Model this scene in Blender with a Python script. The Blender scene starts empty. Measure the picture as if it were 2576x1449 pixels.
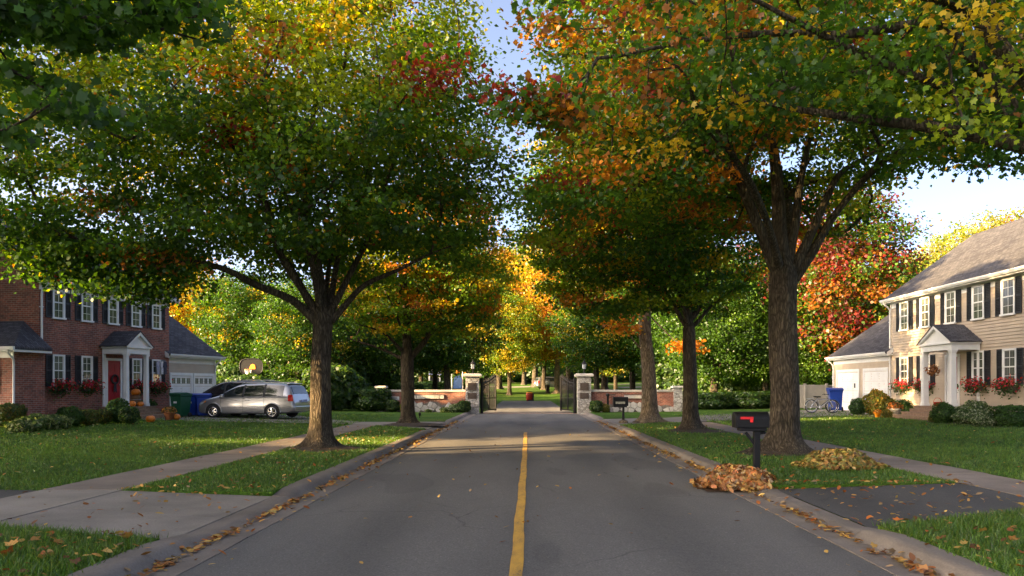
import bpy, bmesh, math, random
import numpy as np
from mathutils import Vector, Matrix

rng = np.random.default_rng(11)
random.seed(11)
SC = bpy.context.scene
COL = SC.collection
F, HX, HY, EYE = 2000.0, 1322.0, 975.0, 1.7      # lens in pixels of a 2576 px wide view, principal point, eye height
R = math.radians

def Q(px, py, Y):
    return np.array([(px - HX) * Y / F, Y, EYE + (HY - py) * Y / F])

def G(px, py, z=0.12):
    Y = F * (EYE - z) / (py - HY)
    return np.array([(px - HX) * Y / F, Y, z])

def park(Y):
    return np.interp(Y, [54, 60, 78, 100, 130, 170, 230, 420], [0, .05, .41, .95, 1.7, 2.7, 4.0, 6.0])

def gz(X, Y):
    X = np.asarray(X, float); Y = np.asarray(Y, float)
    a = np.abs(X)
    side = .018 * np.clip(a - 7.4, 0, 30)
    t = np.clip((a - 2.6) / 2.0, 0, 1)
    base = np.where(Y < 52.5, .12, .12 * t * t * (3 - 2 * t))
    return base + side + park(Y)

# ------------------------------------------------------------------ objects
LABELS = {}
def link(o, parent=None):
    COL.objects.link(o)
    if parent is not None:
        o.parent = parent
    return o

def tag(o, label=None, cat=None, group=None, kind=None):
    if label: o['label'] = label
    if cat: o['category'] = cat
    if group: o['group'] = group
    if kind: o['kind'] = kind
    return o

def thing(name, label, cat, loc=(0, 0, 0), rz=0.0, group=None):
    o = bpy.data.objects.new(name, None)
    o.empty_display_size = .3
    o.location = Vector([float(v) for v in loc]); o.rotation_euler = (0, 0, rz)
    link(o)
    return tag(o, label, cat, group)

def copy_tree(o, parent=None, mats=None):
    c = o.copy()
    link(c, parent)
    for ch in list(o.children):
        copy_tree(ch, c)
    return c

class MB:
    """collects shapes; build() links them as one mesh object"""
    def __init__(s):
        s.v, s.f, s.m, s.sm = [], [], [], []
    def add(s, verts, faces, mi=0, smooth=False):
        b = len(s.v)
        s.v += [tuple(float(c) for c in p) for p in verts]
        for f in faces:
            s.f.append([b + i for i in f]); s.m.append(mi); s.sm.append(smooth)
        return s
    def box(s, x0, x1, y0, y1, z0, z1, mi=0, mtx=None):
        vs = [(x0,y0,z0),(x1,y0,z0),(x1,y1,z0),(x0,y1,z0),(x0,y0,z1),(x1,y0,z1),(x1,y1,z1),(x0,y1,z1)]
        if mtx is not None: vs = [mtx @ Vector(v) for v in vs]
        return s.add(vs, [(3,2,1,0),(4,5,6,7),(0,1,5,4),(1,2,6,5),(2,3,7,6),(3,0,4,7)], mi)
    def bar(s, p, q, w, h=None, mi=0):
        p = Vector(p); q = Vector(q); h = h or w
        d = (q - p); L = d.length; d.normalize()
        up = Vector((0,0,1)) if abs(d.z) < .95 else Vector((0,1,0))
        a = d.cross(up).normalized(); b = a.cross(d).normalized()
        m = Matrix((a, d, b)).transposed().to_4x4(); m.translation = p
        return s.box(-w/2, w/2, 0, L, -h/2, h/2, mi, m)
    def tube(s, pts, radii, n=8, mi=0, cap=True, smooth=True):
        pts = [Vector(p) for p in pts]
        if not hasattr(radii, '__len__'): radii = [radii] * len(pts)
        vs, fs = [], []
        a = None
        for i, p in enumerate(pts):
            d = (pts[min(i+1, len(pts)-1)] - pts[max(i-1, 0)])
            d = d.normalized() if d.length > 1e-9 else Vector((0,0,1))
            if a is None:
                up = Vector((0,0,1)) if abs(d.z) < .9 else Vector((1,0,0))
                a = d.cross(up).normalized()
            else:
                a = (a - d * a.dot(d)).normalized()
            b = d.cross(a)
            for k in range(n):
                t = 2*math.pi*k/n
                vs.append(p + (a*math.cos(t) + b*math.sin(t)) * radii[i])
        for i in range(len(pts)-1):
            for k in range(n):
                k2 = (k+1) % n
                fs.append((i*n+k, i*n+k2, (i+1)*n+k2, (i+1)*n+k))
        s.add(vs, fs, mi, smooth)
        if cap:
            s.add([vs[k] for k in range(n)], [tuple(range(n))[::-1]], mi)
            s.add([vs[-n+k] for k in range(n)], [tuple(range(n))], mi)
        return s
    def lathe(s, prof, n=16, c=(0,0,0), mi=0, smooth=True, wob=None, axis=None):
        vs, fs = [], []
        for (r, z) in prof:
            for k in range(n):
                t = 2*math.pi*k/n
                rr = r * (wob(t, z) if wob else 1)
                p = Vector((rr*math.cos(t), rr*math.sin(t), z))
                if axis is not None: p = axis @ p
                vs.append((p.x+c[0], p.y+c[1], p.z+c[2]))
        m = len(prof)
        for i in range(m-1):
            for k in range(n):
                k2 = (k+1) % n
                fs.append((i*n+k, i*n+k2, (i+1)*n+k2, (i+1)*n+k))
        fs.append(tuple(range(n))[::-1]); fs.append(tuple(range((m-1)*n, m*n)))
        return s.add(vs, fs, mi, smooth)
    def prism(s, poly, fn, t0, t1, mi=0):
        n = len(poly)
        vs = [fn(u, v, t0) for u, v in poly] + [fn(u, v, t1) for u, v in poly]
        fs = [tuple(range(n))[::-1], tuple(range(n, 2*n))]
        for i in range(n):
            j = (i+1) % n
            fs.append((i, j, n+j, n+i))
        return s.add(vs, fs, mi)
    def build(s, name, mat, parent=None, bevel=0, recalc=True, loc=None):
        me = bpy.data.meshes.new(name)
        me.from_pydata(s.v, [], s.f)
        mats = mat if isinstance(mat, (list, tuple)) else [mat]
        for m in mats: me.materials.append(m)
        me.polygons.foreach_set('material_index', s.m)
        me.polygons.foreach_set('use_smooth', s.sm)
        if recalc:
            bm = bmesh.new(); bm.from_mesh(me)
            bmesh.ops.recalc_face_normals(bm, faces=bm.faces)
            bm.to_mesh(me); bm.free()
        me.update()
        o = bpy.data.objects.new(name, me)
        if loc is not None: o.location = loc
        link(o, parent)
        if bevel:
            b = o.modifiers.new('bevel', 'BEVEL'); b.width = bevel; b.segments = 2; b.limit_method = 'ANGLE'; b.angle_limit = R(40)
        return o

def np_obj(name, V, Fc, mat, parent=None, col=None, smooth=False):
    """V (n,3), Fc (m,k) ints; col (n,3) per vertex"""
    V = np.ascontiguousarray(V, np.float32); Fc = np.ascontiguousarray(Fc, np.int32)
    me = bpy.data.meshes.new(name)
    m, k = Fc.shape
    me.vertices.add(len(V)); me.vertices.foreach_set('co', V.ravel())
    me.loops.add(m*k); me.loops.foreach_set('vertex_index', Fc.ravel())
    me.polygons.add(m); me.polygons.foreach_set('loop_start', np.arange(0, m*k, k, dtype=np.int32))
    if smooth: me.polygons.foreach_set('use_smooth', np.ones(m, bool))
    me.update(calc_edges=True)
    if col is not None:
        ca = me.color_attributes.new('Col', 'FLOAT_COLOR', 'POINT')
        c4 = np.ones((len(V), 4), np.float32); c4[:, :3] = col
        ca.data.foreach_set('color', c4.ravel())
    me.materials.append(mat)
    o = bpy.data.objects.new(name, me)
    return link(o, parent)

# leaf outlines (x, y) round the stem end
HEX = np.array([(0,-.5),(.42,-.12),(.27,.18),(0,.55),(-.27,.18),(-.42,-.12)])
def maple():
    pts = []
    tips = [(-78,.42),(-22,.82),(42,.98),(90,1.1),(138,.98),(202,.82),(258,.42)]
    for i, (a, r) in enumerate(tips):
        pts.append((r*math.cos(R(a)), r*math.sin(R(a))))
        if i < len(tips)-1:
            m = (a + tips[i+1][0])/2
            pts.append((.6*math.cos(R(m)), .6*math.sin(R(m))))
    return np.array(pts) * .55
MAPLE = maple()
OVAL = np.array([(0,-.5),(.2,-.25),(.26,.05),(.14,.35),(0,.52),(-.14,.35),(-.26,.05),(-.2,-.25)])

def leaf_cloud(C, size, nrm, colors, shape=HEX, fold=.25, seed=0):
    """one polygon per leaf: centres C, sizes, normals; returns V, faces, vertex colours"""
    r = np.random.default_rng(seed)
    N = len(C); K = len(shape)
    nrm = nrm / (np.linalg.norm(nrm, axis=1, keepdims=True) + 1e-9)
    t = r.normal(size=(N, 3)); t -= nrm * (t*nrm).sum(1, keepdims=True)
    t /= np.linalg.norm(t, axis=1, keepdims=True) + 1e-9
    b = np.cross(nrm, t)
    x = shape[:, 0]; y = shape[:, 1]; z = -fold*np.abs(x) - fold*.5*y*y
    V = (C[:, None, :] + size[:, None, None] * (x[None, :, None]*t[:, None, :] + y[None, :, None]*b[:, None, :] + z[None, :, None]*nrm[:, None, :]))
    Fc = np.arange(N*K).reshape(N, K)
    return V.reshape(-1, 3), Fc, np.repeat(colors, K, axis=0)
# ------------------------------------------------------------------ materials
def newmat(name):
    m = bpy.data.materials.new(name); m.use_nodes = True
    nt = m.node_tree; nt.nodes.clear()
    out = nt.nodes.new('ShaderNodeOutputMaterial')
    bs = nt.nodes.new('ShaderNodeBsdfPrincipled')
    nt.links.new(bs.outputs[0], out.inputs[0])
    return m, nt, bs, out
def N(nt, t, **kw):
    n = nt.nodes.new(t)
    for k, v in kw.items(): setattr(n, k, v)
    return n
def ramp(nt, fac, stops):
    n = nt.nodes.new('ShaderNodeValToRGB')
    el = n.color_ramp.elements
    while len(el) < len(stops): el.new(.5)
    for e, (p, c) in zip(el, stops):
        e.position = p; e.color = (*c, 1) if len(c) == 3 else c
    nt.links.new(fac, n.inputs[0])
    return n
def noise(nt, vec, scale, detail=4, rough=.55):
    n = nt.nodes.new('ShaderNodeTexNoise')
    n.inputs['Scale'].default_value = scale; n.inputs['Detail'].default_value = detail; n.inputs['Roughness'].default_value = rough
    if vec is not None: nt.links.new(vec, n.inputs['Vector'])
    return n
def mapping(nt, vec, scale=(1,1,1), rot=(0,0,0)):
    n = nt.nodes.new('ShaderNodeMapping')
    n.inputs['Scale'].default_value = scale; n.inputs['Rotation'].default_value = rot
    nt.links.new(vec, n.inputs[0]); return n.outputs[0]
def mixc(nt, fac, a, b, bt='MIX'):
    n = nt.nodes.new('ShaderNodeMix'); n.data_type = 'RGBA'; n.blend_type = bt
    for i, v in ((0, fac), (6, a), (7, b)):
        if hasattr(v, 'is_linked') or hasattr(v, 'links'): nt.links.new(v, n.inputs[i])
        else: n.inputs[i].default_value = (*v, 1) if isinstance(v, tuple) and len(v) == 3 else v
    return n.outputs[2]
def math_(nt, op, a, b=None):
    n = nt.nodes.new('ShaderNodeMath'); n.operation = op
    for i, v in ((0, a), (1, b)):
        if v is None: continue
        if hasattr(v, 'links'): nt.links.new(v, n.inputs[i])
        else: n.inputs[i].default_value = v
    return n.outputs[0]
def bump(nt, bs, h, strength=.3, dist=.02):
    n = nt.nodes.new('ShaderNodeBump'); n.inputs['Strength'].default_value = strength; n.inputs['Distance'].default_value = dist
    nt.links.new(h, n.inputs['Height']); nt.links.new(n.outputs[0], bs.inputs['Normal']); return n
def obco(nt):
    return nt.nodes.new('ShaderNodeTexCoord').outputs['Object']
def wpos(nt):
    return nt.nodes.new('ShaderNodeNewGeometry').outputs['Position']

def M(name, col, rough=.6, metal=0., var=.15, vs=6., bmp=0., bs_=40., spec=.4, coat=0.):
    m, nt, bs, out = newmat(name)
    co = obco(nt)
    n = noise(nt, co, vs, 5)
    lo = tuple(c*(1-var) for c in col); hi = tuple(min(1, c*(1+var)) for c in col)
    rp = ramp(nt, n.outputs['Fac'], [(.3, lo), (.7, hi)])
    nt.links.new(rp.outputs[0], bs.inputs['Base Color'])
    bs.inputs['Roughness'].default_value = rough; bs.inputs['Metallic'].default_value = metal
    bs.inputs['Specular IOR Level'].default_value = spec
    if coat: bs.inputs['Coat Weight'].default_value = coat; bs.inputs['Coat Roughness'].default_value = .05
    if bmp:
        n2 = noise(nt, co, bs_, 4); bump(nt, bs, n2.outputs['Fac'], bmp, .02)
    return m

def leaf_mat(name, trans=.48, gloss=.022):
    m = bpy.data.materials.new(name); m.use_nodes = True
    nt = m.node_tree; nt.nodes.clear()
    out = nt.nodes.new('ShaderNodeOutputMaterial')
    at = N(nt, 'ShaderNodeAttribute', attribute_name='Col')
    geo = nt.nodes.new('ShaderNodeNewGeometry')
    hs = nt.nodes.new('ShaderNodeHueSaturation')
    nt.links.new(at.outputs['Color'], hs.inputs['Color'])
    v = nt.nodes.new('ShaderNodeMapRange'); v.inputs['To Min'].default_value = .7; v.inputs['To Max'].default_value = 1.35
    nt.links.new(geo.outputs['Random Per Island'], v.inputs[0]); nt.links.new(v.outputs[0], hs.inputs['Value'])
    d = nt.nodes.new('ShaderNodeBsdfDiffuse'); t = nt.nodes.new('ShaderNodeBsdfTranslucent'); g = nt.nodes.new('ShaderNodeBsdfGlossy')
    g.inputs['Roughness'].default_value = .42; g.inputs['Color'].default_value = (.8, .85, .9, 1)
    nt.links.new(hs.outputs[0], d.inputs[0])
    tc = mixc(nt, 1.0, hs.outputs[0], (1.8, 1.75, .8), 'MULTIPLY')
    nt.links.new(tc, t.inputs[0])
    m1 = nt.nodes.new('ShaderNodeMixShader'); m1.inputs[0].default_value = trans
    nt.links.new(d.outputs[0], m1.inputs[1]); nt.links.new(t.outputs[0], m1.inputs[2])
    m2 = nt.nodes.new('ShaderNodeMixShader'); m2.inputs[0].default_value = gloss
    nt.links.new(m1.outputs[0], m2.inputs[1]); nt.links.new(g.outputs[0], m2.inputs[2])
    nt.links.new(m2.outputs[0], out.inputs[0])
    return m

def asphalt_mat(name, base=.1, warm=1.0):
    m, nt, bs, out = newmat(name)
    co = wpos(nt)
    big = noise(nt, mapping(nt, co, (1, .25, 1)), .6, 5)
    fine = noise(nt, co, 55, 3, .7)
    sp = N(nt, 'ShaderNodeTexVoronoi'); sp.inputs['Scale'].default_value = 70; nt.links.new(co, sp.inputs['Vector'])
    a = ramp(nt, fine.outputs['Fac'], [(.3, (base*.65, base*.62, base*.585)), (.7, (base*1.32*warm, base*1.27, base*1.19))])
    b = ramp(nt, big.outputs['Fac'], [(.3, (.78, .78, .78)), (.7, (1.18, 1.17, 1.15))])
    c = mixc(nt, 1.0, a.outputs[0], b.outputs[0], 'MULTIPLY')
    spk = ramp(nt, sp.outputs['Color'], [(.0, (.7,.7,.7)), (.85, (1,1,1)), (1.0, (2.0, 1.95, 1.9))])
    c = mixc(nt, .6, c, spk.outputs[0], 'MULTIPLY')
    # wheel lanes a little polished, and old patches
    sx = nt.nodes.new('ShaderNodeSeparateXYZ'); nt.links.new(co, sx.inputs[0])
    ln = math_(nt, 'ABSOLUTE', math_(nt, 'SINE', math_(nt, 'MULTIPLY', sx.outputs[0], 1.9)))
    lr = ramp(nt, ln, [(.2, (.9,.9,.9)), (.9, (1.07,1.065,1.06))]); c = mixc(nt, 1.0, c, lr.outputs[0], 'MULTIPLY')
    pt = noise(nt, mapping(nt, co, (.5, .16, 1)), 1.1, 1); pr = ramp(nt, pt.outputs['Fac'], [(.60, (1,1,1)), (.615, (.84,.84,.85))]); c = mixc(nt, 1.0, c, pr.outputs[0], 'MULTIPLY')
    # hairline cracks
    w = noise(nt, co, 1.6, 4); wv = mixc(nt, .35, co, w.outputs['Color'], 'ADD')
    cr = N(nt, 'ShaderNodeTexVoronoi', feature='DISTANCE_TO_EDGE'); cr.inputs['Scale'].default_value = .42; nt.links.new(wv, cr.inputs['Vector'])
    gate_ = noise(nt, co, .35, 2)
    k = ramp(nt, cr.outputs['Distance'], [(0, (1,1,1)), (.008, (0,0,0))])
    k2 = ramp(nt, gate_.outputs['Fac'], [(.47, (0,0,0)), (.6, (.55,.55,.55))])
    kk = mixc(nt, 1.0, k.outputs[0], k2.outputs[0], 'MULTIPLY')
    c = mixc(nt, kk, c, (.02, .02, .02))
    nt.links.new(c, bs.inputs['Base Color'])
    bs.inputs['Roughness'].default_value = .82; bs.inputs['Specular IOR Level'].default_value = .35
    bump(nt, bs, fine.outputs['Fac'], .5, .012)
    return m

def concrete_mat(name, col=(.3, .275, .245), stain=.5):
    m, nt, bs, out = newmat(name)
    co = wpos(nt)
    big = noise(nt, co, .9, 6, .6); fine = noise(nt, co, 45, 4, .7)
    a = ramp(nt, big.outputs['Fac'], [(.3, tuple(c*(1-.42*stain) for c in col)), (.68, tuple(c*1.12 for c in col))])
    b = ramp(nt, fine.outputs['Fac'], [(.3, (.8,.8,.8)), (.7, (1.15,1.15,1.15))])
    c = mixc(nt, 1.0, a.outputs[0], b.outputs[0], 'MULTIPLY')
    isl = nt.nodes.new('ShaderNodeNewGeometry')
    ir = ramp(nt, isl.outputs['Random Per Island'], [(0, (.84,.83,.82)), (1, (1.1,1.1,1.1))])
    c = mixc(nt, 1.0, c, ir.outputs[0], 'MULTIPLY')
    nt.links.new(c, bs.inputs['Base Color']); bs.inputs['Roughness'].default_value = .85; bs.inputs['Specular IOR Level'].default_value = .25
    bump(nt, bs, fine.outputs['Fac'], .25, .01)
    return m

def grass_ground(name):
    m, nt, bs, out = newmat(name)
    co = wpos(nt)
    big = noise(nt, co, .35, 5, .6); mid = noise(nt, co, 3.5, 4, .65); fine = noise(nt, mapping(nt, co, (1, .55, 1)), 32, 3, .75)
    a = ramp(nt, big.outputs['Fac'], [(.3, (.038, .09, .012)), (.55, (.056, .12, .016)), (.75, (.11, .14, .028))])
    b = ramp(nt, mid.outputs['Fac'], [(.3, (.72,.72,.72)), (.7, (1.22,1.22,1.22))])
    f = ramp(nt, fine.outputs['Fac'], [(.3, (.45,.45,.42)), (.7, (1.5,1.5,1.4))])
    c = mixc(nt, 1.0, a.outputs[0], b.outputs[0], 'MULTIPLY'); c = mixc(nt, 1.0, c, f.outputs[0], 'MULTIPLY')
    nt.links.new(c, bs.inputs['Base Color']); bs.inputs['Roughness'].default_value = .9; bs.inputs['Specular IOR Level'].default_value = .1
    bump(nt, bs, fine.outputs['Fac'], .9, .05)
    return m

def blade_mat(name):
    return leaf_mat(name, .35, .04)

def bark_mat(name, dark=(.022,.017,.012), light=(.105,.083,.06)):
    m, nt, bs, out = newmat(name)
    co = obco(nt)
    w = noise(nt, co, 2.2, 3)
    mv = mixc(nt, .2, co, w.outputs['Color'], 'ADD')
    st = noise(nt, mapping(nt, mv, (15, 15, 1.7)), 1.0, 6, .68)
    vo = N(nt, 'ShaderNodeTexVoronoi', feature='DISTANCE_TO_EDGE'); vo.inputs['Scale'].default_value = 1.0
    nt.links.new(mapping(nt, mv, (17, 17, 2.4)), vo.inputs['Vector'])
    vr = ramp(nt, vo.outputs['Distance'], [(0, (0,0,0)), (.32, (1,1,1))])
    h = mixc(nt, .5, st.outputs['Fac'], vr.outputs[0])
    c = ramp(nt, h, [(.2, dark), (.5, tuple((a+b)/2 for a, b in zip(dark, light))), (.85, light)])
    big = noise(nt, co, 1.7, 5, .65)
    br = ramp(nt, big.outputs['Fac'], [(.3, (.55,.6,.55)), (.5, (1,1,1)), (.72, (1.45,1.5,1.3))])
    cc = mixc(nt, 1.0, c.outputs[0], br.outputs[0], 'MULTIPLY')
    nt.links.new(cc, bs.inputs['Base Color']); bs.inputs['Roughness'].default_value = .92; bs.inputs['Specular IOR Level'].default_value = .15
    bump(nt, bs, h, 1.0, .035)
    return m

def uvw(nt, mode):
    co = obco(nt); s = nt.nodes.new('ShaderNodeSeparateXYZ'); nt.links.new(co, s.inputs[0])
    c = nt.nodes.new('ShaderNodeCombineXYZ')
    x, y, z = s.outputs
    if mode == 'wall':
        nt.links.new(math_(nt, 'ADD', x, y), c.inputs[0]); nt.links.new(z, c.inputs[1])
    elif mode == 'roof':            # ridge along local y
        nt.links.new(y, c.inputs[0]); nt.links.new(math_(nt, 'MULTIPLY', x, 1.25), c.inputs[1])
    elif mode == 'roofx':           # ridge along local x
        nt.links.new(x, c.inputs[0]); nt.links.new(math_(nt, 'MULTIPLY', y, 1.25), c.inputs[1])
    return co, c.outputs[0]

def brick_tex(nt, vec, c1, c2, mortar, w, h, ms, bias=0.):
    b = nt.nodes.new('ShaderNodeTexBrick')
    b.inputs['Color1'].default_value = (*c1, 1); b.inputs['Color2'].default_value = (*c2, 1); b.inputs['Mortar'].default_value = (*mortar, 1)
    b.inputs['Scale'].default_value = 1; b.inputs['Mortar Size'].default_value = ms; b.inputs['Brick Width'].default_value = w; b.inputs['Row Height'].default_value = h
    b.inputs['Bias'].default_value = bias; b.inputs['Mortar Smooth'].default_value = .2
    nt.links.new(vec, b.inputs['Vector']); return b

def brick_mat(name):
    m, nt, bs, out = newmat(name)
    co, uv = uvw(nt, 'wall')
    b = brick_tex(nt, uv, (.29, .085, .05), (.145, .047, .03), (.25, .21, .18), .25, .085, .0085)
    n1 = noise(nt, co, 1.3, 5); n2 = noise(nt, co, 9, 4)
    r1 = ramp(nt, n1.outputs['Fac'], [(.3, (.72,.72,.74)), (.7, (1.25,1.2,1.15))])
    r2 = ramp(nt, n2.outputs['Fac'], [(.3, (.75,.75,.75)), (.7, (1.25,1.25,1.25))])
    c = mixc(nt, 1., b.outputs[0], r1.outputs[0], 'MULTIPLY'); c = mixc(nt, 1., c, r2.outputs[0], 'MULTIPLY')
    nt.links.new(c, bs.inputs['Base Color']); bs.inputs['Roughness'].default_value = .85
    bump(nt, bs, math_(nt, 'SUBTRACT', 1.0, b.outputs['Fac']), .5, .012)
    return m

def shingle_mat(name, mode='roof'):
    m, nt, bs, out = newmat(name)
    co, uv = uvw(nt, mode)
    b = brick_tex(nt, uv, (.08, .08, .089), (.042, .042, .05), (.022, .022, .025), .32, .15, .012)
    n1 = noise(nt, co, .8, 5); n2 = noise(nt, co, 18, 3)
    r1 = ramp(nt, n1.outputs['Fac'], [(.3, (.8,.8,.82)), (.7, (1.2,1.18,1.15))]); r2 = ramp(nt, n2.outputs['Fac'], [(.3, (.7,.7,.7)), (.7, (1.3,1.3,1.3))])
    c = mixc(nt, 1., b.outputs[0], r1.outputs[0], 'MULTIPLY'); c = mixc(nt, 1., c, r2.outputs[0], 'MULTIPLY')
    nt.links.new(c, bs.inputs['Base Color']); bs.inputs['Roughness'].default_value = .9; bs.inputs['Specular IOR Level'].default_value = .2
    bump(nt, bs, math_(nt, 'SUBTRACT', 1.0, b.outputs['Fac']), .5, .015)
    return m

def stone_mat(name, scale=4.2, asp=(1, 1, 1.5), ms=.035):
    m, nt, bs, out = newmat(name)
    co = obco(nt)
    w = noise(nt, co, 3, 3); v = mixc(nt, .12, co, w.outputs['Color'], 'ADD'); v = mapping(nt, v, asp)
    ce = N(nt, 'ShaderNodeTexVoronoi'); ce.inputs['Scale'].default_value = scale; nt.links.new(v, ce.inputs['Vector'])
    ed = N(nt, 'ShaderNodeTexVoronoi', feature='DISTANCE_TO_EDGE'); ed.inputs['Scale'].default_value = scale; nt.links.new(v, ed.inputs['Vector'])
    bw = nt.nodes.new('ShaderNodeRGBToBW'); nt.links.new(ce.outputs['Color'], bw.inputs[0])
    c1 = ramp(nt, bw.outputs[0], [(.1, (.3,.275,.24)), (.5, (.46,.43,.38)), (.9, (.55,.52,.47))])
    n2 = noise(nt, co, 14, 5, .7); r2 = ramp(nt, n2.outputs['Fac'], [(.3, (.72,.72,.72)), (.7, (1.15,1.15,1.15))])
    c = mixc(nt, 1., c1.outputs[0], r2.outputs[0], 'MULTIPLY')
    k = ramp(nt, ed.outputs['Distance'], [(0, (1,1,1)), (ms*2, (0,0,0))])
    c = mixc(nt, k.outputs[0], c, (.12, .105, .09))
    nt.links.new(c, bs.inputs['Base Color']); bs.inputs['Roughness'].default_value = .88
    kk = ramp(nt, ed.outputs['Distance'], [(0, (0,0,0)), (ms*4, (1,1,1))])
    hh = mixc(nt, .3, kk.outputs[0], n2.outputs['Fac'])
    bump(nt, bs, hh, .9, .04)
    return m

def island_mat(name, cols, rough=.85, bmp=.4, bsc=16):
    m, nt, bs, out = newmat(name)
    g = nt.nodes.new('ShaderNodeNewGeometry'); co = obco(nt)
    k = len(cols)
    r = ramp(nt, g.outputs['Random Per Island'], [(i/(k-1), c) for i, c in enumerate(cols)])
    n2 = noise(nt, co, bsc, 5, .7); r2 = ramp(nt, n2.outputs['Fac'], [(.3, (.7,.7,.7)), (.7, (1.2,1.2,1.2))])
    c = mixc(nt, 1., r.outputs[0], r2.outputs[0], 'MULTIPLY')
    nt.links.new(c, bs.inputs['Base Color']); bs.inputs['Roughness'].default_value = rough
    bump(nt, bs, n2.outputs['Fac'], bmp, .03)
    return m

def glass_mat(name, dark=(.02,.025,.028), light=(.12,.125,.11)):
    """window pane with net curtains a little behind it"""
    m, nt, bs, out = newmat(name)
    co = obco(nt)
    s = nt.nodes.new('ShaderNodeSeparateXYZ'); nt.links.new(co, s.inputs[0])
    oi = nt.nodes.new('ShaderNodeObjectInfo')
    wn = nt.nodes.new('ShaderNodeTexNoise'); wn.noise_dimensions = '4D'; wn.inputs['Scale'].default_value = 1; wn.inputs['Detail'].default_value = 2
    nt.links.new(mapping(nt, co, (1, 30, .3)), wn.inputs['Vector']); nt.links.new(math_(nt, 'MULTIPLY', oi.outputs['Random'], 37.0), wn.inputs['W'])
    r = ramp(nt, wn.outputs['Fac'], [(.35, dark), (.65, light)])
    # blind drawn to a height of its own at every window
    bl = math_(nt, 'GREATER_THAN', s.outputs[2], math_(nt, 'SUBTRACT', math_(nt, 'MULTIPLY', oi.outputs['Random'], 1.1), .35))
    st_ = nt.nodes.new('ShaderNodeTexWave'); st_.bands_direction = 'Z'; st_.inputs['Scale'].default_value = 9; nt.links.new(co, st_.inputs['Vector'])
    sl = ramp(nt, st_.outputs['Fac'], [(.3, (.12,.12,.105)), (.7, (.2,.2,.175))])
    c = mixc(nt, math_(nt, 'MULTIPLY', bl, .8), r.outputs[0], sl.outputs[0])
    nt.links.new(c, bs.inputs['Base Color'])
    bs.inputs['Roughness'].default_value = .06; bs.inputs['Specular IOR Level'].default_value = .8
    return m

def yellow_mat(name):
    m, nt, bs, out = newmat(name)
    co = wpos(nt)
    n1 = noise(nt, mapping(nt, co, (1, .3, 1)), 9, 6, .75); n2 = noise(nt, co, 50, 3, .8)
    r1 = ramp(nt, n1.outputs['Fac'], [(.3, (.33,.18,.04)), (.6, (.54,.3,.045))])
    k = ramp(nt, mixc(nt, .5, n1.outputs['Fac'], n2.outputs['Fac']), [(.36, (.95,.95,.95)), (.455, (0,0,0))])
    c = mixc(nt, k.outputs[0], r1.outputs[0], (.1, .085, .06))
    nt.links.new(c, bs.inputs['Base Color']); bs.inputs['Roughness'].default_value = .75
    bump(nt, bs, n2.outputs['Fac'], .4, .01)
    return m

m_leaf = leaf_mat('leaves'); m_leafdry = leaf_mat('dry_leaves', .12, .03); m_blade = blade_mat('grass_blades')
m_asph = asphalt_mat('road_asphalt', .125); m_asph2 = asphalt_mat('drive_asphalt', .06)
m_conc = concrete_mat('concrete', (.235,.21,.182), .7); m_kerb = concrete_mat('kerb_concrete', (.2,.172,.148), .8); m_pave = concrete_mat('sidewalk_concrete', (.215,.178,.15), .8)
m_grass = grass_ground('lawn_grass'); m_bark = bark_mat('bark'); m_bark2 = bark_mat('bark_pale', (.06,.045,.03), (.24,.185,.13))
m_soil = M('soil', (.045,.03,.02), .95, var=.5, vs=8, bmp=.8, bs_=25)
m_brick = brick_mat('red_brick'); m_shing = shingle_mat('shingles'); m_shingx = shingle_mat('shingles_cross', 'roofx')
m_white = M('white_paint', (.68,.68,.66), .5, var=.06, vs=3); m_sid = M('tan_siding', (.42,.345,.26), .6, var=.1, vs=1.5, bmp=.15, bs_=30)
m_shut = M('shutter_black', (.018,.02,.024), .55, var=.2); m_glass = glass_mat('window_glass'); m_red = M('red_door_paint', (.33,.012,.018), .4, var=.12)
m_stone = stone_mat('field_stone'); m_stones = island_mat('rubble', [(.3,.28,.25),(.42,.39,.35),(.5,.47,.43),(.38,.36,.34)])
m_cope = island_mat('coping_stone', [(.4,.37,.31),(.5,.46,.4),(.44,.41,.36)], .85, .3)
m_iron = M('black_iron', (.008,.008,.009), .6, var=.2, spec=.25); m_blackplas = M('black_enamel', (.005,.005,.006), .5, var=.2, spec=.3)
m_bronze = M('bronze_plaque', (.075,.052,.04), .45, .3, var=.25, vs=20); m_yel = yellow_mat('road_yellow')
m_pump = M('pumpkin_skin', (.62,.17,.015), .45, var=.2, vs=9); m_stem = M('pumpkin_stem', (.2,.17,.07), .8)
m_greenbin = M('green_plastic', (.006,.075,.035), .4, var=.1); m_bluebin = M('blue_plastic', (.006,.045,.3), .4, var=.1); m_rubber = M('rubber', (.012,.012,.013), .75)
m_car = M('silver_paint', (.30,.31,.335), .28, .75, var=.03, coat=1.); m_cardark = M('dark_car_paint', (.02,.022,.028), .25, .5, var=.05, coat=1.)
m_carglass = M('car_glass', (.012,.016,.018), .04, var=.1, spec=.9); m_chrome = M('chrome', (.7,.7,.72), .18, 1.0, var=.03); m_tail = M('tail_light', (.5,.01,.012), .2, var=.1, coat=1.)
m_lamp = M('lamp_glass', (.3,.33,.36), .15, var=.05, spec=.8); m_amber = M('amber_lens', (.6,.2,.04), .2); m_fence = M('tan_vinyl', (.3,.275,.235), .55, var=.06)
m_flag = M('red_flag', (.6,.015,.02), .4); m_terra = M('terracotta', (.36,.12,.055), .8); m_step = M('brown_brick_step', (.2,.13,.085), .85, var=.3, vs=9, bmp=.4)
m_wood = M('wood', (.16,.09,.045), .75, var=.3, vs=14); m_orange = M('orange_plastic', (.75,.25,.02), .5); m_net = M('net_cord', (.7,.7,.72), .8)
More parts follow.
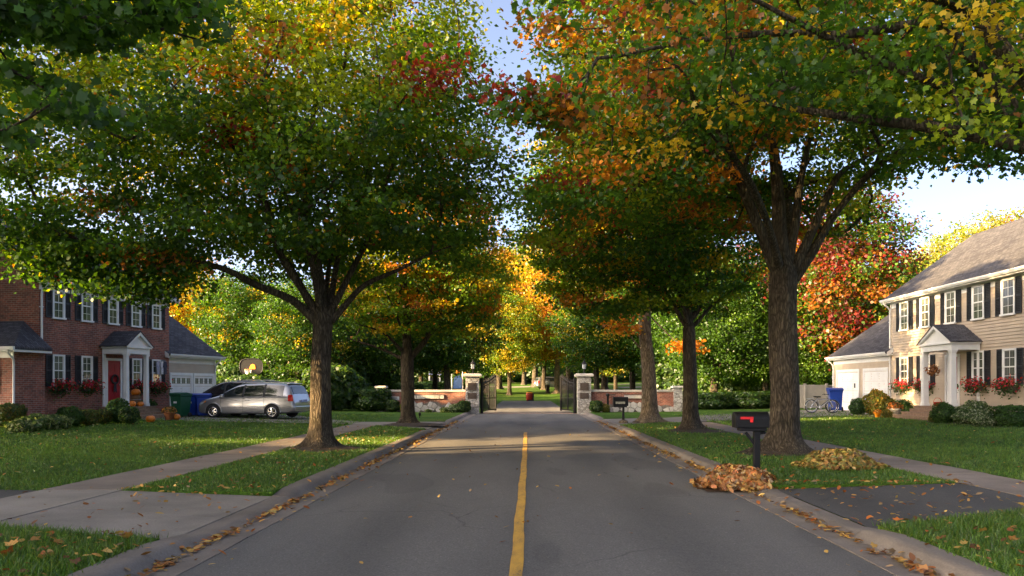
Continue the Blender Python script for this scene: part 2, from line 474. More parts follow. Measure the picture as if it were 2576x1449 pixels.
m_mesh = M('dark_board', (.012,.012,.013), .7, spec=.15); m_cloth = M('plaid_cloth', (.35,.35,.4), .9, var=.6, vs=30); m_paleblue = M('pale_blue', (.3,.36,.6), .6)
m_wicker = M('window_box', (.06,.04,.028), .8); m_steel = M('dull_steel', (.45,.45,.46), .35, .9); m_redbin = M('red_plastic', (.42,.035,.015), .5)
# ------------------------------------------------------------------ setting: ground, road, kerbs, walks, drives
XL, XR = -3.14, 3.35
def structure(o):
    o['kind'] = 'structure'; return o

def grid_obj(name, xs, ys, zf, mat):
    X, Y = np.meshgrid(xs, ys); Z = zf(X, Y)
    nx = len(xs); ny = len(ys)
    i = np.arange(nx*ny).reshape(ny, nx)
    Fc = np.stack([i[:-1,:-1], i[:-1,1:], i[1:,1:], i[1:,:-1]], -1).reshape(-1, 4)
    return np_obj(name, np.stack([X, Y, Z], -1).reshape(-1, 3), Fc, mat, smooth=True)

gx = np.r_[np.arange(-300, -60, 12), np.arange(-60, -8, 3), np.arange(-8, 8.1, .5), np.arange(9, 60, 3), np.arange(60, 301, 12)]
gy = np.r_[np.arange(-60, 52, 6), np.arange(52, 64, .75), np.arange(64, 130, 3), np.arange(130, 430, 10)]
def gzf(X, Y):
    z = gz(X, Y)
    low = (Y < 52.4) & (np.abs(X) < 40)
    return np.where(low, z - .25, z)
structure(grid_obj('ground', gx, gy, gzf, m_grass))

def sheet(name, poly, mat, zf, dz=0., skirt=0.):
    bm = bmesh.new()
    vs = [bm.verts.new((x, y, float(zf(x, y)) + dz)) for x, y in poly]
    bm.faces.new(vs)
    bmesh.ops.triangulate(bm, faces=bm.faces)
    if skirt:
        n = len(vs); lo = [bm.verts.new((v.co.x, v.co.y, v.co.z-skirt)) for v in vs]
        for i in range(n): bm.faces.new((vs[i], vs[(i+1) % n], lo[(i+1) % n], lo[i]))
    me = bpy.data.meshes.new(name); bm.to_mesh(me); bm.free(); me.materials.append(mat)
    for p in me.polygons:
        if p.normal.z < -.5: p.flip()
    return structure(link(bpy.data.objects.new(name, me)))

def slab(mb, poly, zf, th=.1, dz=0.):
    n = len(poly)
    top = [(x, y, float(zf(x, y)) + dz) for x, y in poly]
    bot = [(x, y, z - th) for x, y, z in top]
    fs = [tuple(range(n)), tuple(range(n, 2*n))[::-1]] + [(i, n+i, n+(i+1) % n, (i+1) % n) for i in range(n)]
    mb.add(top + bot, fs)

flat = lambda x, y: .12
side = lambda x, y: .12 + .018*max(0, abs(x) - 7.4)

# road surface, cracks in the material
ys = np.arange(-8, 53.1, 1.0)
structure(grid_obj('road', np.linspace(XL, XR, 8), ys, lambda X, Y: 0*X + .012*(1 - (X/3.2)**2) + .0, m_asph))
def yl(y):                                            # centre line, slightly wandering
    return np.interp(y, [4, 10, 20, 30], [-.10, -.075, -.02, 0.0]) + .006*math.sin(y*1.7)
v = []; fc = []
yy = np.arange(4, 30.01, .25)
for i, y in enumerate(yy):
    w = .061 + .003*math.sin(y*5.1)
    for x in (yl(y)-w, yl(y)+w): v.append((x, y, .012*(1-(x/3.2)**2) + .005))
    if i: fc.append((2*i-2, 2*i-1, 2*i+1, 2*i))
structure(np_obj('road_centre_line', np.array(v), np.array(fc), m_yel))

# kerbs with gutter pans, cast in 3 m lengths, dropped at the drive aprons
def kh(y, drops):
    h = .125
    for a, b in drops:
        if y > a-.7 and y < b+.7:
            t = min(1, max(0, (y-(a-.7))/.7, ) if y < a else (1 if y <= b else 1-(y-b)/.7))
            h = min(h, .125 - .08*max(0, min(1, t)))
    return h
DROPS_L = [(8.9, 11.9), (30.5, 37.5)]; DROPS_R = [(9.4, 12.8), (33.7, 41)]
def kerb(name, x0, sg, drops):
    mb = MB()
    y = -6.0
    while y < 51.5:
        L = 3.0
        off = random.uniform(-.006, .006); dzz = random.uniform(-.004, .004)
        ss = np.linspace(y+.008, y+L-.008, 7)
        prof0 = None; vs = []
        for s in ss:
            h = kh(s, drops) + dzz
            wob = .012*math.sin(s*2.3+sg) * 1.0
            P = [(wob*.9, .009), (.31, .004), (.36, .012), (.40, h*.45), (.44, h*.8), (.50, h*.98), (.56, h), (.70, h), (.70, -.15), (wob*.9, -.15)]
            vs += [(x0 + sg*(o+off), s, z) for o, z in P]
        k = 10; fs = []
        for i in range(6):
            for j in range(k):
                a = i*k+j; b = i*k+(j+1) % k
                fs.append((a, b, b+k, a+k))
        fs += [tuple(range(k)), tuple(range(6*k, 7*k))[::-1]]
        mb.add(vs, fs, 0, False)
        y += L
    o = mb.build(name, m_kerb)
    for p in o.data.polygons: p.use_smooth = len(p.vertices) == 4
    o.data.set_sharp_from_angle(angle=R(50))
    return structure(o)
kerb('kerb', XL, -1, DROPS_L); kerb('kerb', XR, 1, DROPS_R)
KL, KR = XL-.695, XR+.695

# pavements (sidewalks) of separate slabs
def walk(xa, xb, ya, yb, step=1.55):
    mb = MB(); y = ya
    while y < yb-.2:
        e = min(yb, y+step); t = random.uniform(-.004, .004)
        slab(mb, [(xa, y+.007), (xb, y+.007), (xb, e-.007), (xa, e-.007)], flat, .12, .012+t)
        y = e
    return structure(mb.build('sidewalk', m_pave))
walk(-7.42, -6.2, 12.2, 34.4); walk(-7.42, -6.2, -8, 8.4)
walk(7.2, 8.42, -8, 9.6); walk(7.2, 8.42, 9.6, 36.4, 1.62)

# near drive aprons
mb = MB()
apL = lambda x, y: .045 + (.12-.045)*min(1, max(0, (KL-x)/2.3)) + .006
slab(mb, [(KL-.008, 8.35), (KL-.008, 10.1), (-6.18, 10.45), (-6.18, 9.1)], apL, .14)
slab(mb, [(KL-.008, 10.115), (KL-.008, 12.05), (-6.18, 12.15), (-6.18, 10.465)], apL, .14)
slab(mb, [(-6.2, 9.1), (-6.2, 10.45), (-7.42, 10.6), (-7.42, 9.3)], flat, .14, .012)
slab(mb, [(-6.2, 10.465), (-6.2, 12.18), (-7.42, 12.18), (-7.42, 10.615)], flat, .14, .012)
structure(mb.build('driveway_apron', m_conc))
sheet('driveway', [(-7.43, 9.3), (-7.43, 12.15), (-37, 13.2), (-37, 8.6)], m_asph2, side, .006)
apR = lambda x, y: .045 + (.12-.045)*min(1, max(0, (x-KR)/3.2)) + .004
sheet('driveway_apron', [(KR+.008, 9.15), (5.4, 9.75), (7.19, 10.6), (7.19, 13.15), (KR+.008, 12.9)][::1], m_asph2, apR)
sheet('driveway', [(8.43, 10.9), (37, 12.0), (37, 15.5), (8.43, 13.3)], m_asph2, side, .006)

# far concrete drives to the garages
def drive(name, parts, dz):
    mb = MB()
    for p in parts: slab(mb, p, lambda x, y: side(x, y) if abs(x) > 4.2 else .06, .12, dz)
    return structure(mb.build(name, m_conc))
drive('driveway', [[(KL, 30.6), (KL, 37.9), (-4.9, 36.6), (-6.2, 36.3), (-6.2, 33.2)],
                   [(-6.215, 33.2), (-6.215, 36.3), (-7.45, 36.25), (-7.45, 34.4)],
                   [(-7.465, 34.4), (-7.465, 36.25), (-9.6, 38.6), (-12.4, 42.5), (-12.4, 34.35)],
                   [(-12.415, 34.35), (-12.415, 42.5), (-17.6, 45.2), (-17.6, 35.0)]], .014)
drive('driveway', [[(KR, 34.0), (KR, 41.2), (7.2, 41.3), (7.2, 36.5)][::-1], [(7.215, 36.5), (7.215, 41.3), (13.2, 46.4), (13.2, 39.2)][::-1],
                   [(13.215, 39.2), (13.215, 46.4), (19.35, 50.2), (19.35, 41.7)][::-1]], .014)

# lawns
BIG = 37.3
def lawn(poly, zf=flat, dz=0.): return sheet('lawn', poly, m_grass, zf, dz, .12)
STRIPS = dict(
 A=[(KL, -8), (KL, 8.33), (-6.19, 9.08), (-6.19, -8)],
 B=[(KL, 12.07), (KL, 30.6), (-6.19, 33.2), (-6.19, 12.17)],
 A2=[(KR, -8), (KR, 9.13), (5.4, 9.73), (7.19, 10.58), (7.19, -8)],
 B2=[(KR, 12.92), (KR, 34.0), (7.19, 36.5), (7.19, 13.17)])
for k in STRIPS: lawn(STRIPS[k])
BEDL = [(-7.43, 12.17), (-7.43, 54), (-BIG, 54), (-BIG, 13.2)]
BEDR = [(8.43, 13.3), (8.43, 54), (BIG, 54), (BIG, 15.5)]
lawn(BEDL, side); lawn(BEDR, side)
lawn([(-7.43, -8), (-7.43, 9.28), (-BIG, 8.6), (-BIG, -8)], side); lawn([(8.43, -8), (8.43, 10.88), (BIG, 12.0), (BIG, -8)], side)
lawn([(KL, 37.9), (KL, 52.5), (-7.43, 52.5), (-7.43, 36.3), (-4.9, 36.65)], flat, -.002); lawn([(KR, 41.2), (KR, 52.5), (8.43, 52.5), (8.43, 41.4)], flat, -.002)

# gate threshold and park paths
mb = MB(); slab(mb, [(-3.6, 51.6), (4.0, 51.6), (4.0, 53.4), (-3.6, 53.4)], lambda x, y: .018, .1)
structure(mb.build('gate_threshold', M('paver_threshold', (.3,.2,.15), .85, var=.3, vs=5)))
def ribbon(name, pts, mat, w, dz=.02):
    pts = np.array(pts, float)
    seg = []
    for a, b in zip(pts[:-1], pts[1:]):
        k = max(2, int(np.linalg.norm(b[:2]-a[:2])/1.0))
        seg += [a+(b-a)*i/k for i in range(k)]
    seg.append(pts[-1]); seg = np.array(seg)
    v = []; fc = []
    for i, p in enumerate(seg):
        d = seg[min(i+1, len(seg)-1), :2]-seg[max(i-1, 0), :2]; d /= np.linalg.norm(d); nrm = np.array([-d[1], d[0]])
        ww = p[2] if len(p) > 2 else w
        for k, s in enumerate(np.linspace(-1, 1, 9)):
            q = p[:2]+nrm*s*ww/2; v.append((q[0], q[1], float(gz(q[0], q[1]))+dz))
        if i:
            for k in range(8): fc.append(((i-1)*9+k, (i-1)*9+k+1, i*9+k+1, i*9+k))
    return structure(np_obj(name, np.array(v), np.array(fc), mat))
ribbon('park_drive', [(.15, 53.4, 6.2), (.1, 60, 5.4), (.1, 70, 5.0), (.1, 77, 4.6)], m_asph, 5, .03)
ribbon('park_path', [(-9, 128), (-3, 131), (3, 138), (9, 142), (30, 140)], m_conc, 5, .03)
ribbon('park_path', [(14, 120), (24, 122), (45, 118), (70, 120)], m_conc, 6, .03)

# ------------------------------------------------------------------ grass blades, one object per lawn
def in_poly(px, py, poly):
    ins = np.zeros(len(px), bool); n = len(poly); j = n-1
    for i in range(n):
        xi, yi = poly[i]; xj, yj = poly[j]
        c = ((yi > py) != (yj > py)) & (px < (xj-xi)*(py-yi)/(yj-yi+1e-12)+xi)
        ins ^= c; j = i
    return ins
def visible(x, y, m=60):
    px = HX + x/y*F
    return (px > -m) & (px < 2576+m)
EXCL = []
def grass(poly, zf, bands, seed, xlim=None):
    r = np.random.default_rng(seed)
    P = np.array(poly); x0, x1 = P[:,0].min(), P[:,0].max()
    if xlim: x0, x1 = max(x0, xlim[0]), min(x1, xlim[1])
    VV = []; CC = []
    for (ya, yb, dens, h, w) in bands:
        n = int((x1-x0)*(yb-ya)*dens)
        x = r.uniform(x0, x1, n); y = r.uniform(ya, yb, n)
        k = in_poly(x, y, poly) & visible(x, y)
        for e in EXCL: k &= ~in_poly(x, y, e)
        x = x[k]; y = y[k]; n = len(x)
        thin = .5+.5*np.sin(x*2.3+1.3*np.sin(y*1.9+seed))*np.sin(y*1.7+.8*x); kk = r.uniform(size=n) < .45+.75*thin; x = x[kk]; y = y[kk]; n = len(x)
        x = x+r.normal(0, .03, n); y = y+r.normal(0, .035, n)
        z = np.array([zf(a, b) for a, b in zip(x, y)]) if n else x
        base = np.stack([x, y, z], 1)
        ang = r.uniform(0, 2*np.pi, n); d = np.stack([np.cos(ang), np.sin(ang), 0*ang], 1)
        hh = h*r.uniform(.55, 1.3, n); lean = r.normal(0, .45, (n, 2))*hh[:, None]
        tip = base + np.stack([lean[:,0], lean[:,1], hh], 1)
        ww = (w*r.uniform(.7, 1.3, n))[:, None]
        VV.append(np.stack([base-d*ww, base+d*ww, tip], 1).reshape(-1, 3))
        c = np.array([(.052,.125,.014)])*r.uniform(.6, 1.35, (n, 1)) + np.array([(.07,.035,.0)])*r.uniform(0, 1, (n, 1))**3
        pn = .5+.5*np.sin(x*1.1+2*np.sin(y*.7))*np.sin(y*.9+x*.3); c *= (.82+.36*pn)[:, None]
        CC.append(np.repeat(c, 3, axis=0))
    V = np.concatenate(VV); C = np.concatenate(CC)
    o = np_obj('grass', V, np.arange(len(V)).reshape(-1, 3), m_blade, col=C)
    o['kind'] = 'stuff'
    return o
# ------------------------------------------------------------------ trees
PAL = dict(dk=(.03,.078,.01), gr=(.05,.118,.012), md=(.085,.165,.014), yg=(.19,.245,.016), gold=(.4,.28,.022), org=(.42,.16,.018), rust=(.27,.1,.018), red=(.25,.03,.022), wine=(.14,.03,.028), pale=(.3,.3,.07))

def catmull(pts, step=.3):
    pts = [np.asarray(p, float) for p in pts]
    if len(pts) < 2: return pts
    P = [2*pts[0]-pts[1]] + pts + [2*pts[-1]-pts[-2]]
    out = []
    for i in range(1, len(P)-2):
        L = np.linalg.norm(P[i+1]-P[i]); k = max(1, int(round(L/step)))
        for j in range(k):
            t = j/k
            out.append(.5*((2*P[i]) + (-P[i-1]+P[i+1])*t + (2*P[i-1]-5*P[i]+4*P[i+1]-P[i+2])*t*t + (-P[i-1]+3*P[i]-3*P[i+1]+P[i+2])*t**3))
    out.append(pts[-1])
    return out

def grow(limbs, tips, rtip, zfork, seed, droop=.0):
    r = np.random.default_rng(seed)
    MAXN = 60000
    P = np.zeros((MAXN, 3)); D = np.zeros((MAXN, 3)); par = -np.ones(MAXN, int); rmin = np.zeros(MAXN); ok = np.ones(MAXN, bool)
    n = 0
    for li, (pts, r0, r1) in enumerate(limbs):
        pts = catmull(pts, .3)
        if li == 0: prev = -1
        else:
            d = np.linalg.norm(P[:n]-pts[0], axis=1); prev = int(d.argmin()); pts = pts[1:] if d.min() < .2 else pts
        m = len(pts)
        for i, p in enumerate(pts):
            P[n] = p; par[n] = prev
            dd = (p-P[prev]) if prev >= 0 else np.array([0,0,1.])
            D[n] = dd/(np.linalg.norm(dd)+1e-9)
            t = i/max(1, m-1); rmin[n] = r0+(r1-r0)*t**.8
            ok[n] = (li > 0 and t > .22) or (p[2] > zfork and t > .3)
            prev = n; n += 1
    base = limbs[0][0][-1] if True else None
    ctr = np.asarray(limbs[0][0][-1], float)
    order = np.argsort(np.linalg.norm(tips-ctr, axis=1))
    segs = []
    for ti in order:
        t = tips[ti]
        v = t-P[:n]; L = np.linalg.norm(v, axis=1)+1e-6
        ca = (v*D[:n]).sum(1)/L
        sc = L*(1.3-.4*ca) + np.where(ok[:n], 0, 1e6)
        i = int(sc.argmin()); L0 = L[i]
        k = max(2, int(L0/.4)); p0 = P[i]
        c = p0 + D[i]*L0*.42 + np.array([0,0,.10*L0])
        prev = i; ids = []
        for j in range(1, k+1):
            u = j/k
            q = (1-u)**2*p0 + 2*u*(1-u)*c + u*u*t + r.normal(0, .025*L0**.5, 3)*(u < 1)
            q[2] -= droop*L0*u*u
            P[n] = q; par[n] = prev; dd = q-P[prev]; D[n] = dd/(np.linalg.norm(dd)+1e-9); rmin[n] = 0
            prev = n; ids.append(n); n += 1
        segs.append((ti, ids))
    P = P[:n]; par = par[:n]; rmin = rmin[:n]
    kids = [[] for _ in range(n)]
    for i in range(1, n):
        if par[i] >= 0: kids[par[i]].append(i)
    a = np.zeros(n)
    for i in range(n-1, -1, -1):
        if not kids[i]: a[i] = max(a[i], rtip**2)
        if par[i] >= 0: a[par[i]] += a[i]
    rad = np.maximum(np.sqrt(a), rmin)
    return P, par, kids, rad, segs

def trunk_mesh(P, par, kids, rad, base, flare, seed, min_r=.006, big=16):
    mb = MB(); n = len(P)
    rr = np.random.default_rng(seed); ph = rr.uniform(0, 6.28, 8)
    starts = [0]
    main = {}
    for i in range(n):
        if kids[i]:
            m = max(kids[i], key=lambda c: rad[c]); main[i] = m
            for c in kids[i]:
                if c != m: starts.append(c)
    for s in starts:
        ch = [s]; 
        while ch[-1] in main: ch.append(main[ch[-1]])
        pts = [P[i]-base for i in ch]; rs = [rad[i] for i in ch]
        if rs[0] < min_r: continue
        if par[s] >= 0:
            pts = [P[par[s]]-base] + pts; rs = [min(rs[0]*1.25, rad[par[s]]*.9)] + rs
        for q in range(1, len(rs)): rs[q] = min(rs[q], rs[q-1]*1.02)
        rs[-1] *= .5
        r0 = rs[0]
        k = big if r0 > .14 else 9 if r0 > .05 else 5 if r0 > .02 else 4
        if s == 0:
            # the bole: flared foot with root buttresses and a lumpy outline
            pts2 = []; rs2 = []
            vs = []; fs = []; a = None
            dense = []
            for q in range(len(pts)-1):
                sub = 5 if np.linalg.norm(pts[q]) < 1.2 else 2
                for w in range(sub): dense.append((pts[q]+(pts[q+1]-pts[q])*w/sub, rs[q]+(rs[q+1]-rs[q])*w/sub))
            dense.append((pts[-1], rs[-1]))
            kk = 28
            for q, (p, r_) in enumerate(dense):
                h = p[2]
                for g in range(kk):
                    t = 2*math.pi*g/kk
                    fl = 1 + flare*math.exp(-max(h, 0)/.17)*(1+.45*math.sin(3*t+ph[0])+.35*math.sin(5*t+ph[1])) + .2*flare*math.exp(-max(h, 0)/.6)
                    lump = 1 + .05*math.sin(2*t+ph[2]+h*.6) + .035*math.sin(4*t+ph[3]-h*1.1) + .03*math.sin(7*t+ph[4]+h*.5) + .04*math.sin(h*2.3+ph[5]+t)
                    vs.append((p[0]+math.cos(t)*r_*fl*lump, p[1]+math.sin(t)*r_*fl*lump, p[2]))
            for q in range(len(dense)-1):
                for g in range(kk):
                    g2 = (g+1) % kk; fs.append((q*kk+g, q*kk+g2, (q+1)*kk+g2, (q+1)*kk+g))
            mb.add(vs, fs, 0, True)
        else:
            mb.tube(pts, rs, k, 0, False, True)
    return mb

def ellips(n, c, rad, r, zmin=None, shell=2.2):
    out = []
    c = np.asarray(c, float); rad = np.asarray(rad, float)
    while len(out) < n:
        d = r.normal(size=3); d /= np.linalg.norm(d)
        p = c + d*rad*r.uniform(0.02, 1)**(1/shell)
        if zmin is not None and p[2] < zmin(p): continue
        out.append(p)
    return np.array(out)

def spread(tips, k, r):
    """thin an oversampled set so that tips keep apart"""
    sel = [0]; d = np.linalg.norm(tips-tips[0], axis=1)
    for _ in range(k-1):
        i = int((d*r.uniform(.6, 1, len(d))).argmax()); sel.append(i)
        d = np.minimum(d, np.linalg.norm(tips-tips[i], axis=1))
    return tips[sel]

def leaves_for(P, segs, tips, nleaf, size, sig, cls, seed, base, up=.8, shape=HEX, mix=.85, flat=.3, dim=1.0):
    r = np.random.default_rng(seed)
    K = len(segs)
    which = r.integers(0, K, nleaf)
    start = np.array([len(s[1]) for s in segs])
    flat_ = np.concatenate([np.array(s[1]) for s in segs]); off = np.r_[0, np.cumsum(start)[:-1]]
    u = r.beta(2.2, 1.0, nleaf)
    idx = off[which] + np.minimum((u*start[which]).astype(int), start[which]-1)
    C = P[flat_[idx]] + r.normal(size=(nleaf, 3))*np.array([sig, sig, sig*flat])
    C[:, 2] -= np.abs(r.normal(0, .12*sig, nleaf))
    ctr = tips.mean(0)
    out = C-ctr; out /= np.linalg.norm(out, axis=1, keepdims=True)+1e-9
    nrm = r.normal(size=(nleaf, 3))*.75 + np.array([0,0,up]) + out*.35
    tipcol = np.array([PAL[cls(tips[s[0]], r)] for s in segs])
    col = tipcol[which]
    alt = np.array([PAL[cls(tips[segs[i][0]], r)] for i in r.integers(0, K, 200)])
    sw = r.uniform(size=nleaf) > mix
    col[sw] = alt[r.integers(0, 200, sw.sum())]
    col = col*dim*r.uniform(.75, 1.25, (nleaf, 1))
    return leaf_cloud(C-base, size*r.uniform(.7, 1.25, nleaf), nrm, col, shape, .3, seed+1)

ALLTREES = []
def make_tree(label, base, limbs, tips, rtip, zfork, nleaf, lsize, sig, cls, seed, name='maple_tree', cat='tree', flare=.9, shape=HEX, bark=None, group=None, droop=0., min_r=.006, up=.8, mix=.85, flat=.3, dim=1.0):
    base = np.asarray(base, float)
    P, par, kids, rad, segs = grow(limbs, tips, rtip, zfork, seed, droop)
    t = thing(name, label, cat, base, 0, group)
    trunk_mesh(P, par, kids, rad, base, flare, seed, min_r).build('trunk', bark or m_bark, t, recalc=False)
    V, Fc, C = leaves_for(P, segs, tips, nleaf, lsize, sig, cls, seed, base, up, shape, mix, flat, dim)
    np_obj('crown', V, Fc, m_leaf, t, C)
    return t
def chooser(*pw):
    ks = [p[0] for p in pw]; w = np.array([p[1] for p in pw], float); w /= w.sum()
    return lambda p, r: ks[int(r.choice(len(ks), p=w))]
def px_of(p): return HX+p[0]/p[1]*F, HY-(p[2]-EYE)/p[1]*F
def keep(tips, f): return np.array([p for p in tips if f(p, *px_of(p))])
def L_(pts, Y0, r0, r1):
    return ([Q(p[0], p[1], p[2] if len(p) > 2 else Y0) for p in pts], r0, r1)

# --- big maple on the left verge
b = G(806, 1130); Y = b[1]; r = np.random.default_rng(1)
limbs = [([b-[0,0,.05], Q(806,1000,Y), Q(808,890,Y), Q(812,800,Y)], 0.26, .245),
 L_([(812,800),(800,690),(775,560,20.9),(770,430,21.2),(795,230,21.4),(800,40,21.5)], Y, .16, .03),
 L_([(792,806),(735,755,20.3),(640,715,19.8),(560,675,19.3),(440,650,18.8),(300,620,18.3),(150,590,18)], Y, .125, .02),
 L_([(797,796),(740,690,20.9),(690,610,21.4),(600,520,22),(470,440,22.6),(330,380,23)], Y, .11, .02),
 L_([(802,790),(705,640,20),(670,520,19.4),(600,380,18.8),(480,260,18.2)], Y, .10, .02),
 L_([(836,806),(880,755,20.4),(920,715,20.2),(1000,680,19.9),(1080,640,19.6),(1160,610,19.3)], Y, .10, .015),
 L_([(832,785),(880,690,20.9),(930,590,21),(975,450,21.1),(1020,330,21.2),(1060,200,21.4)], Y, .10, .02),
 L_([(828,785),(850,650,21.3),(890,520,22),(1000,430,23),(1130,370,24)], Y, .09, .015),
 L_([(815,790),(830,660,22),(860,540,23.5),(880,420,25)], Y, .09, .015),
 L_([(808,790),(780,650,19.2),(740,540,17.8),(700,450,16.6)], Y, .09, .015)]
zm = lambda p: 5.15-.021*((p[0]-b[0])**2+(p[1]-b[1])**2) + (0.35 if p[0] > b[0]+1 else 0)
tips = spread(ellips(2600, (-6.1,20.6,8.4), (7.7,6.2,5.2), r, zm), 470, r)
tips = np.concatenate([tips, np.array([Q(20+i*24, 570+((i*37) % 130)+(40 if i > 8 else 0), 18.2+.25*(i % 5)) for i in range(18)])])
tips = keep(tips, lambda p, x, y: x < (1140 if y < 60 else 1165 if y < 130 else 1225 if y < 260 else 1260))
def c1(p, r):  # autumn tints, plus sunlit top and shaded lower crown put into leaf colour
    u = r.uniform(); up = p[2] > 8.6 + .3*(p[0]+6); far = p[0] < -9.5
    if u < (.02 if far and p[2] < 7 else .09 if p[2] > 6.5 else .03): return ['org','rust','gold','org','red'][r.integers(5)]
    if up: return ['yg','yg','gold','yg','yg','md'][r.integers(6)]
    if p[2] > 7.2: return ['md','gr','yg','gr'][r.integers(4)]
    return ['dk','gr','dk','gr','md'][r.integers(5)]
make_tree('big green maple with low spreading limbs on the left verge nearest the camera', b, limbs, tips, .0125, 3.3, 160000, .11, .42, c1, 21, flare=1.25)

# --- second tree on the left verge
b2 = G(1025, 1068); Y = b2[1]; r = np.random.default_rng(2)
limbs = [([b2-[0,0,.05], Q(1026,960,Y), Q(1024,890,Y)], .27, .25),
 L_([(1024,890),(1022,800),(1018,700),(1026,600),(1040,500)], Y, .19, .03),
 L_([(1016,905),(960,878),(870,850)], Y, .08, .02), L_([(1014,886),(965,838,33),(890,812,32)], Y, .08, .02),
 L_([(1036,898),(1075,850),(1105,815),(1160,745)], Y, .08, .02), L_([(1021,800),(980,720),(935,640)], Y, .08, .02),
 L_([(1026,810),(1060,710),(1110,620),(1180,540)], Y, .09, .02), L_([(1024,840),(1045,740,36),(1075,650,38)], Y, .07, .02), L_([(1020,855),(990,775,32),(950,690,30.5)], Y, .07, .02)]
zm2 = lambda p: 3.9
tips = spread(ellips(1500, (-4.55,34,7.0), (3.9,3.7,3.6), r, zm2), 260, r)
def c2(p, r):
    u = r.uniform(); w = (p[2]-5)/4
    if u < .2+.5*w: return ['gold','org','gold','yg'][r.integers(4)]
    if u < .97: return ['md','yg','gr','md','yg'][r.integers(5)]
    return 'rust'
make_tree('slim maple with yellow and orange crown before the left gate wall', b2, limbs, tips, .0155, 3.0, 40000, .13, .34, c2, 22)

# --- big maple on the right verge
b3 = G(1972, 1140); Y = b3[1]; r = np.random.default_rng(3)
limbs = [([b3-[0,0,.05], Q(1973,1000,Y), Q(1970,850,Y), Q(1968,760,Y), Q(1970,690,Y)], .335, .30),
 L_([(1970,690),(1962,600),(1958,500),(1945,370),(1925,220),(1900,60)], Y, .22, .05),
 L_([(1958,700),(1920,600),(1880,500),(1850,420),(1820,330,18.8),(1750,230,18.5),(1640,160,18)], Y, .15, .03),
 L_([(1985,700),(2030,610),(2070,520),(2110,440),(2170,400,19.6),(2280,330,20)], Y, .14, .02),
 L_([(1988,715),(2040,640),(2100,540),(2200,425,18.7),(2290,370,18.2),(2400,330,17.6)], Y, .15, .02),
 L_([(1976,690),(2000,560),(2015,450),(2040,330),(2060,180)], Y, .14, .03),
 L_([(1975,690),(1985,560,20.5),(1960,420,22),(1900,300,23.5)], Y, .11, .02),
 L_([(1965,690),(1930,560,18),(1870,430,16.8),(1780,330,15.8)], Y, .11, .02)]
zm3 = lambda p: 6.8-.04*((p[0]-b3[0])**2+(p[1]-b3[1])**2) + .5*max(0, p[0]-8.5)
tips = spread(ellips(2600, (5.3,19.2,8.8), (7.0,6.3,5.2), r, zm3), 460, r)
tips = keep(tips, lambda p, x, y: x > (1385 if y < 420 else 1330) and not (1840 < x < 2200 and y > 340 and p[1] < b3[1]+1.2) and not (x > 2230 and y > 400))
def c3(p, r):
    u = r.uniform()
    if u < .07: return ['org','red','rust'][r.integers(3)]
    if p[0] < 2 and u < .3: return ['org','rust','gold'][r.integers(3)]
    if u < .12: return 'gold'
    return ['dk','gr','gr','md','yg'][r.integers(5)]
make_tree('tall dark green maple with thick furrowed trunk beside the near black mailbox', b3, limbs, tips, .0165, 4.3, 115000, .115, .40, c3, 23, flare=1.25)

# --- second and third trees on the right verge
b4 = G(1738, 1085); Y = b4[1]; r = np.random.default_rng(4)
limbs = [([b4-[0,0,.05], Q(1736,960,Y), Q(1734,830,Y)], .275, .24),
 L_([(1734,830),(1728,740),(1722,640),(1700,520),(1690,400)], Y, .16, .03), L_([(1724,822),(1680,740),(1640,690),(1560,655),(1480,640)], Y, .09, .02),
 L_([(1728,795),(1695,690),(1650,600),(1580,520),(1480,450)], Y, .1, .02), L_([(1746,805),(1775,720),(1800,640),(1860,560,29)], Y, .1, .02),
 L_([(1744,822),(1800,760),(1870,715)], Y, .07, .02), L_([(1734,820),(1740,700,30.5),(1720,580,32)], Y, .08, .02), L_([(1732,820),(1700,720,27),(1650,640,25.5)], Y, .08, .02)]
zm4 = lambda p: 4.7-.03*((p[0]-b4[0])**2+(p[1]-b4[1])**2)
tips = spread(ellips(1800, (4.2,28.7,7.9), (4.6,4.0,4.3), r, zm4), 330, r)
def c4(p, r):
    u = r.uniform()
    if u < .12: return ['gold','org','gold'][r.integers(3)]
    if u < .145: return 'red'
    return ['dk','gr','gr','yg','md'][r.integers(5)]
make_tree('middle maple of the right verge with a wide forked green and amber crown', b4, limbs, tips, .0145, 3.7, 66000, .125, .36, c4, 24, flare=1.1)

b5 = G(1634, 1062); Y = b5[1]; r = np.random.default_rng(5)
limbs = [([b5-[0,0,.05], Q(1633,960,Y), Q(1624,850,Y), Q(1622,740,Y), Q(1624,680,Y)], .34, .25),
 L_([(1624,680),(1626,580),(1620,480),(1630,380)], Y, .19, .03), L_([(1622,720),(1580,640),(1520,560,35)], Y, .1, .02), L_([(1626,700),(1680,610),(1740,520,37)], Y, .1, .02),
 L_([(1624,700),(1640,600,38),(1660,500,40)], Y, .09, .02), L_([(1622,705),(1600,600,35),(1570,500,33)], Y, .09, .02),
 L_([(1614,880),(1585,845),(1560,815,35.6)], Y, .05, .02), L_([(1640,800),(1690,850,35),(1720,870,34)], Y, .045, .015)]
zm5 = lambda p: 6.4 if math.hypot(p[0]-b5[0], p[1]-b5[1]) < 2.5 else 5.4
tips = np.concatenate([spread(ellips(900, (5.4,38.0,10.2), (4.2,4.4,4.8), r, zm5), 200, r), np.array([Q(1560,790,35.6), Q(1545,810,35.5), Q(1575,830,35.8), Q(1720,865,34), Q(1735,880,34)])])
def c5(p, r): return ['gold','gold','org','yg','md','rust'][r.integers(6)]
make_tree('bare tall trunk with golden crown standing by the far mailbox on the right', b5, limbs, tips, .017, 6.2, 30000, .16, .36, c5, 25, bark=m_bark2)

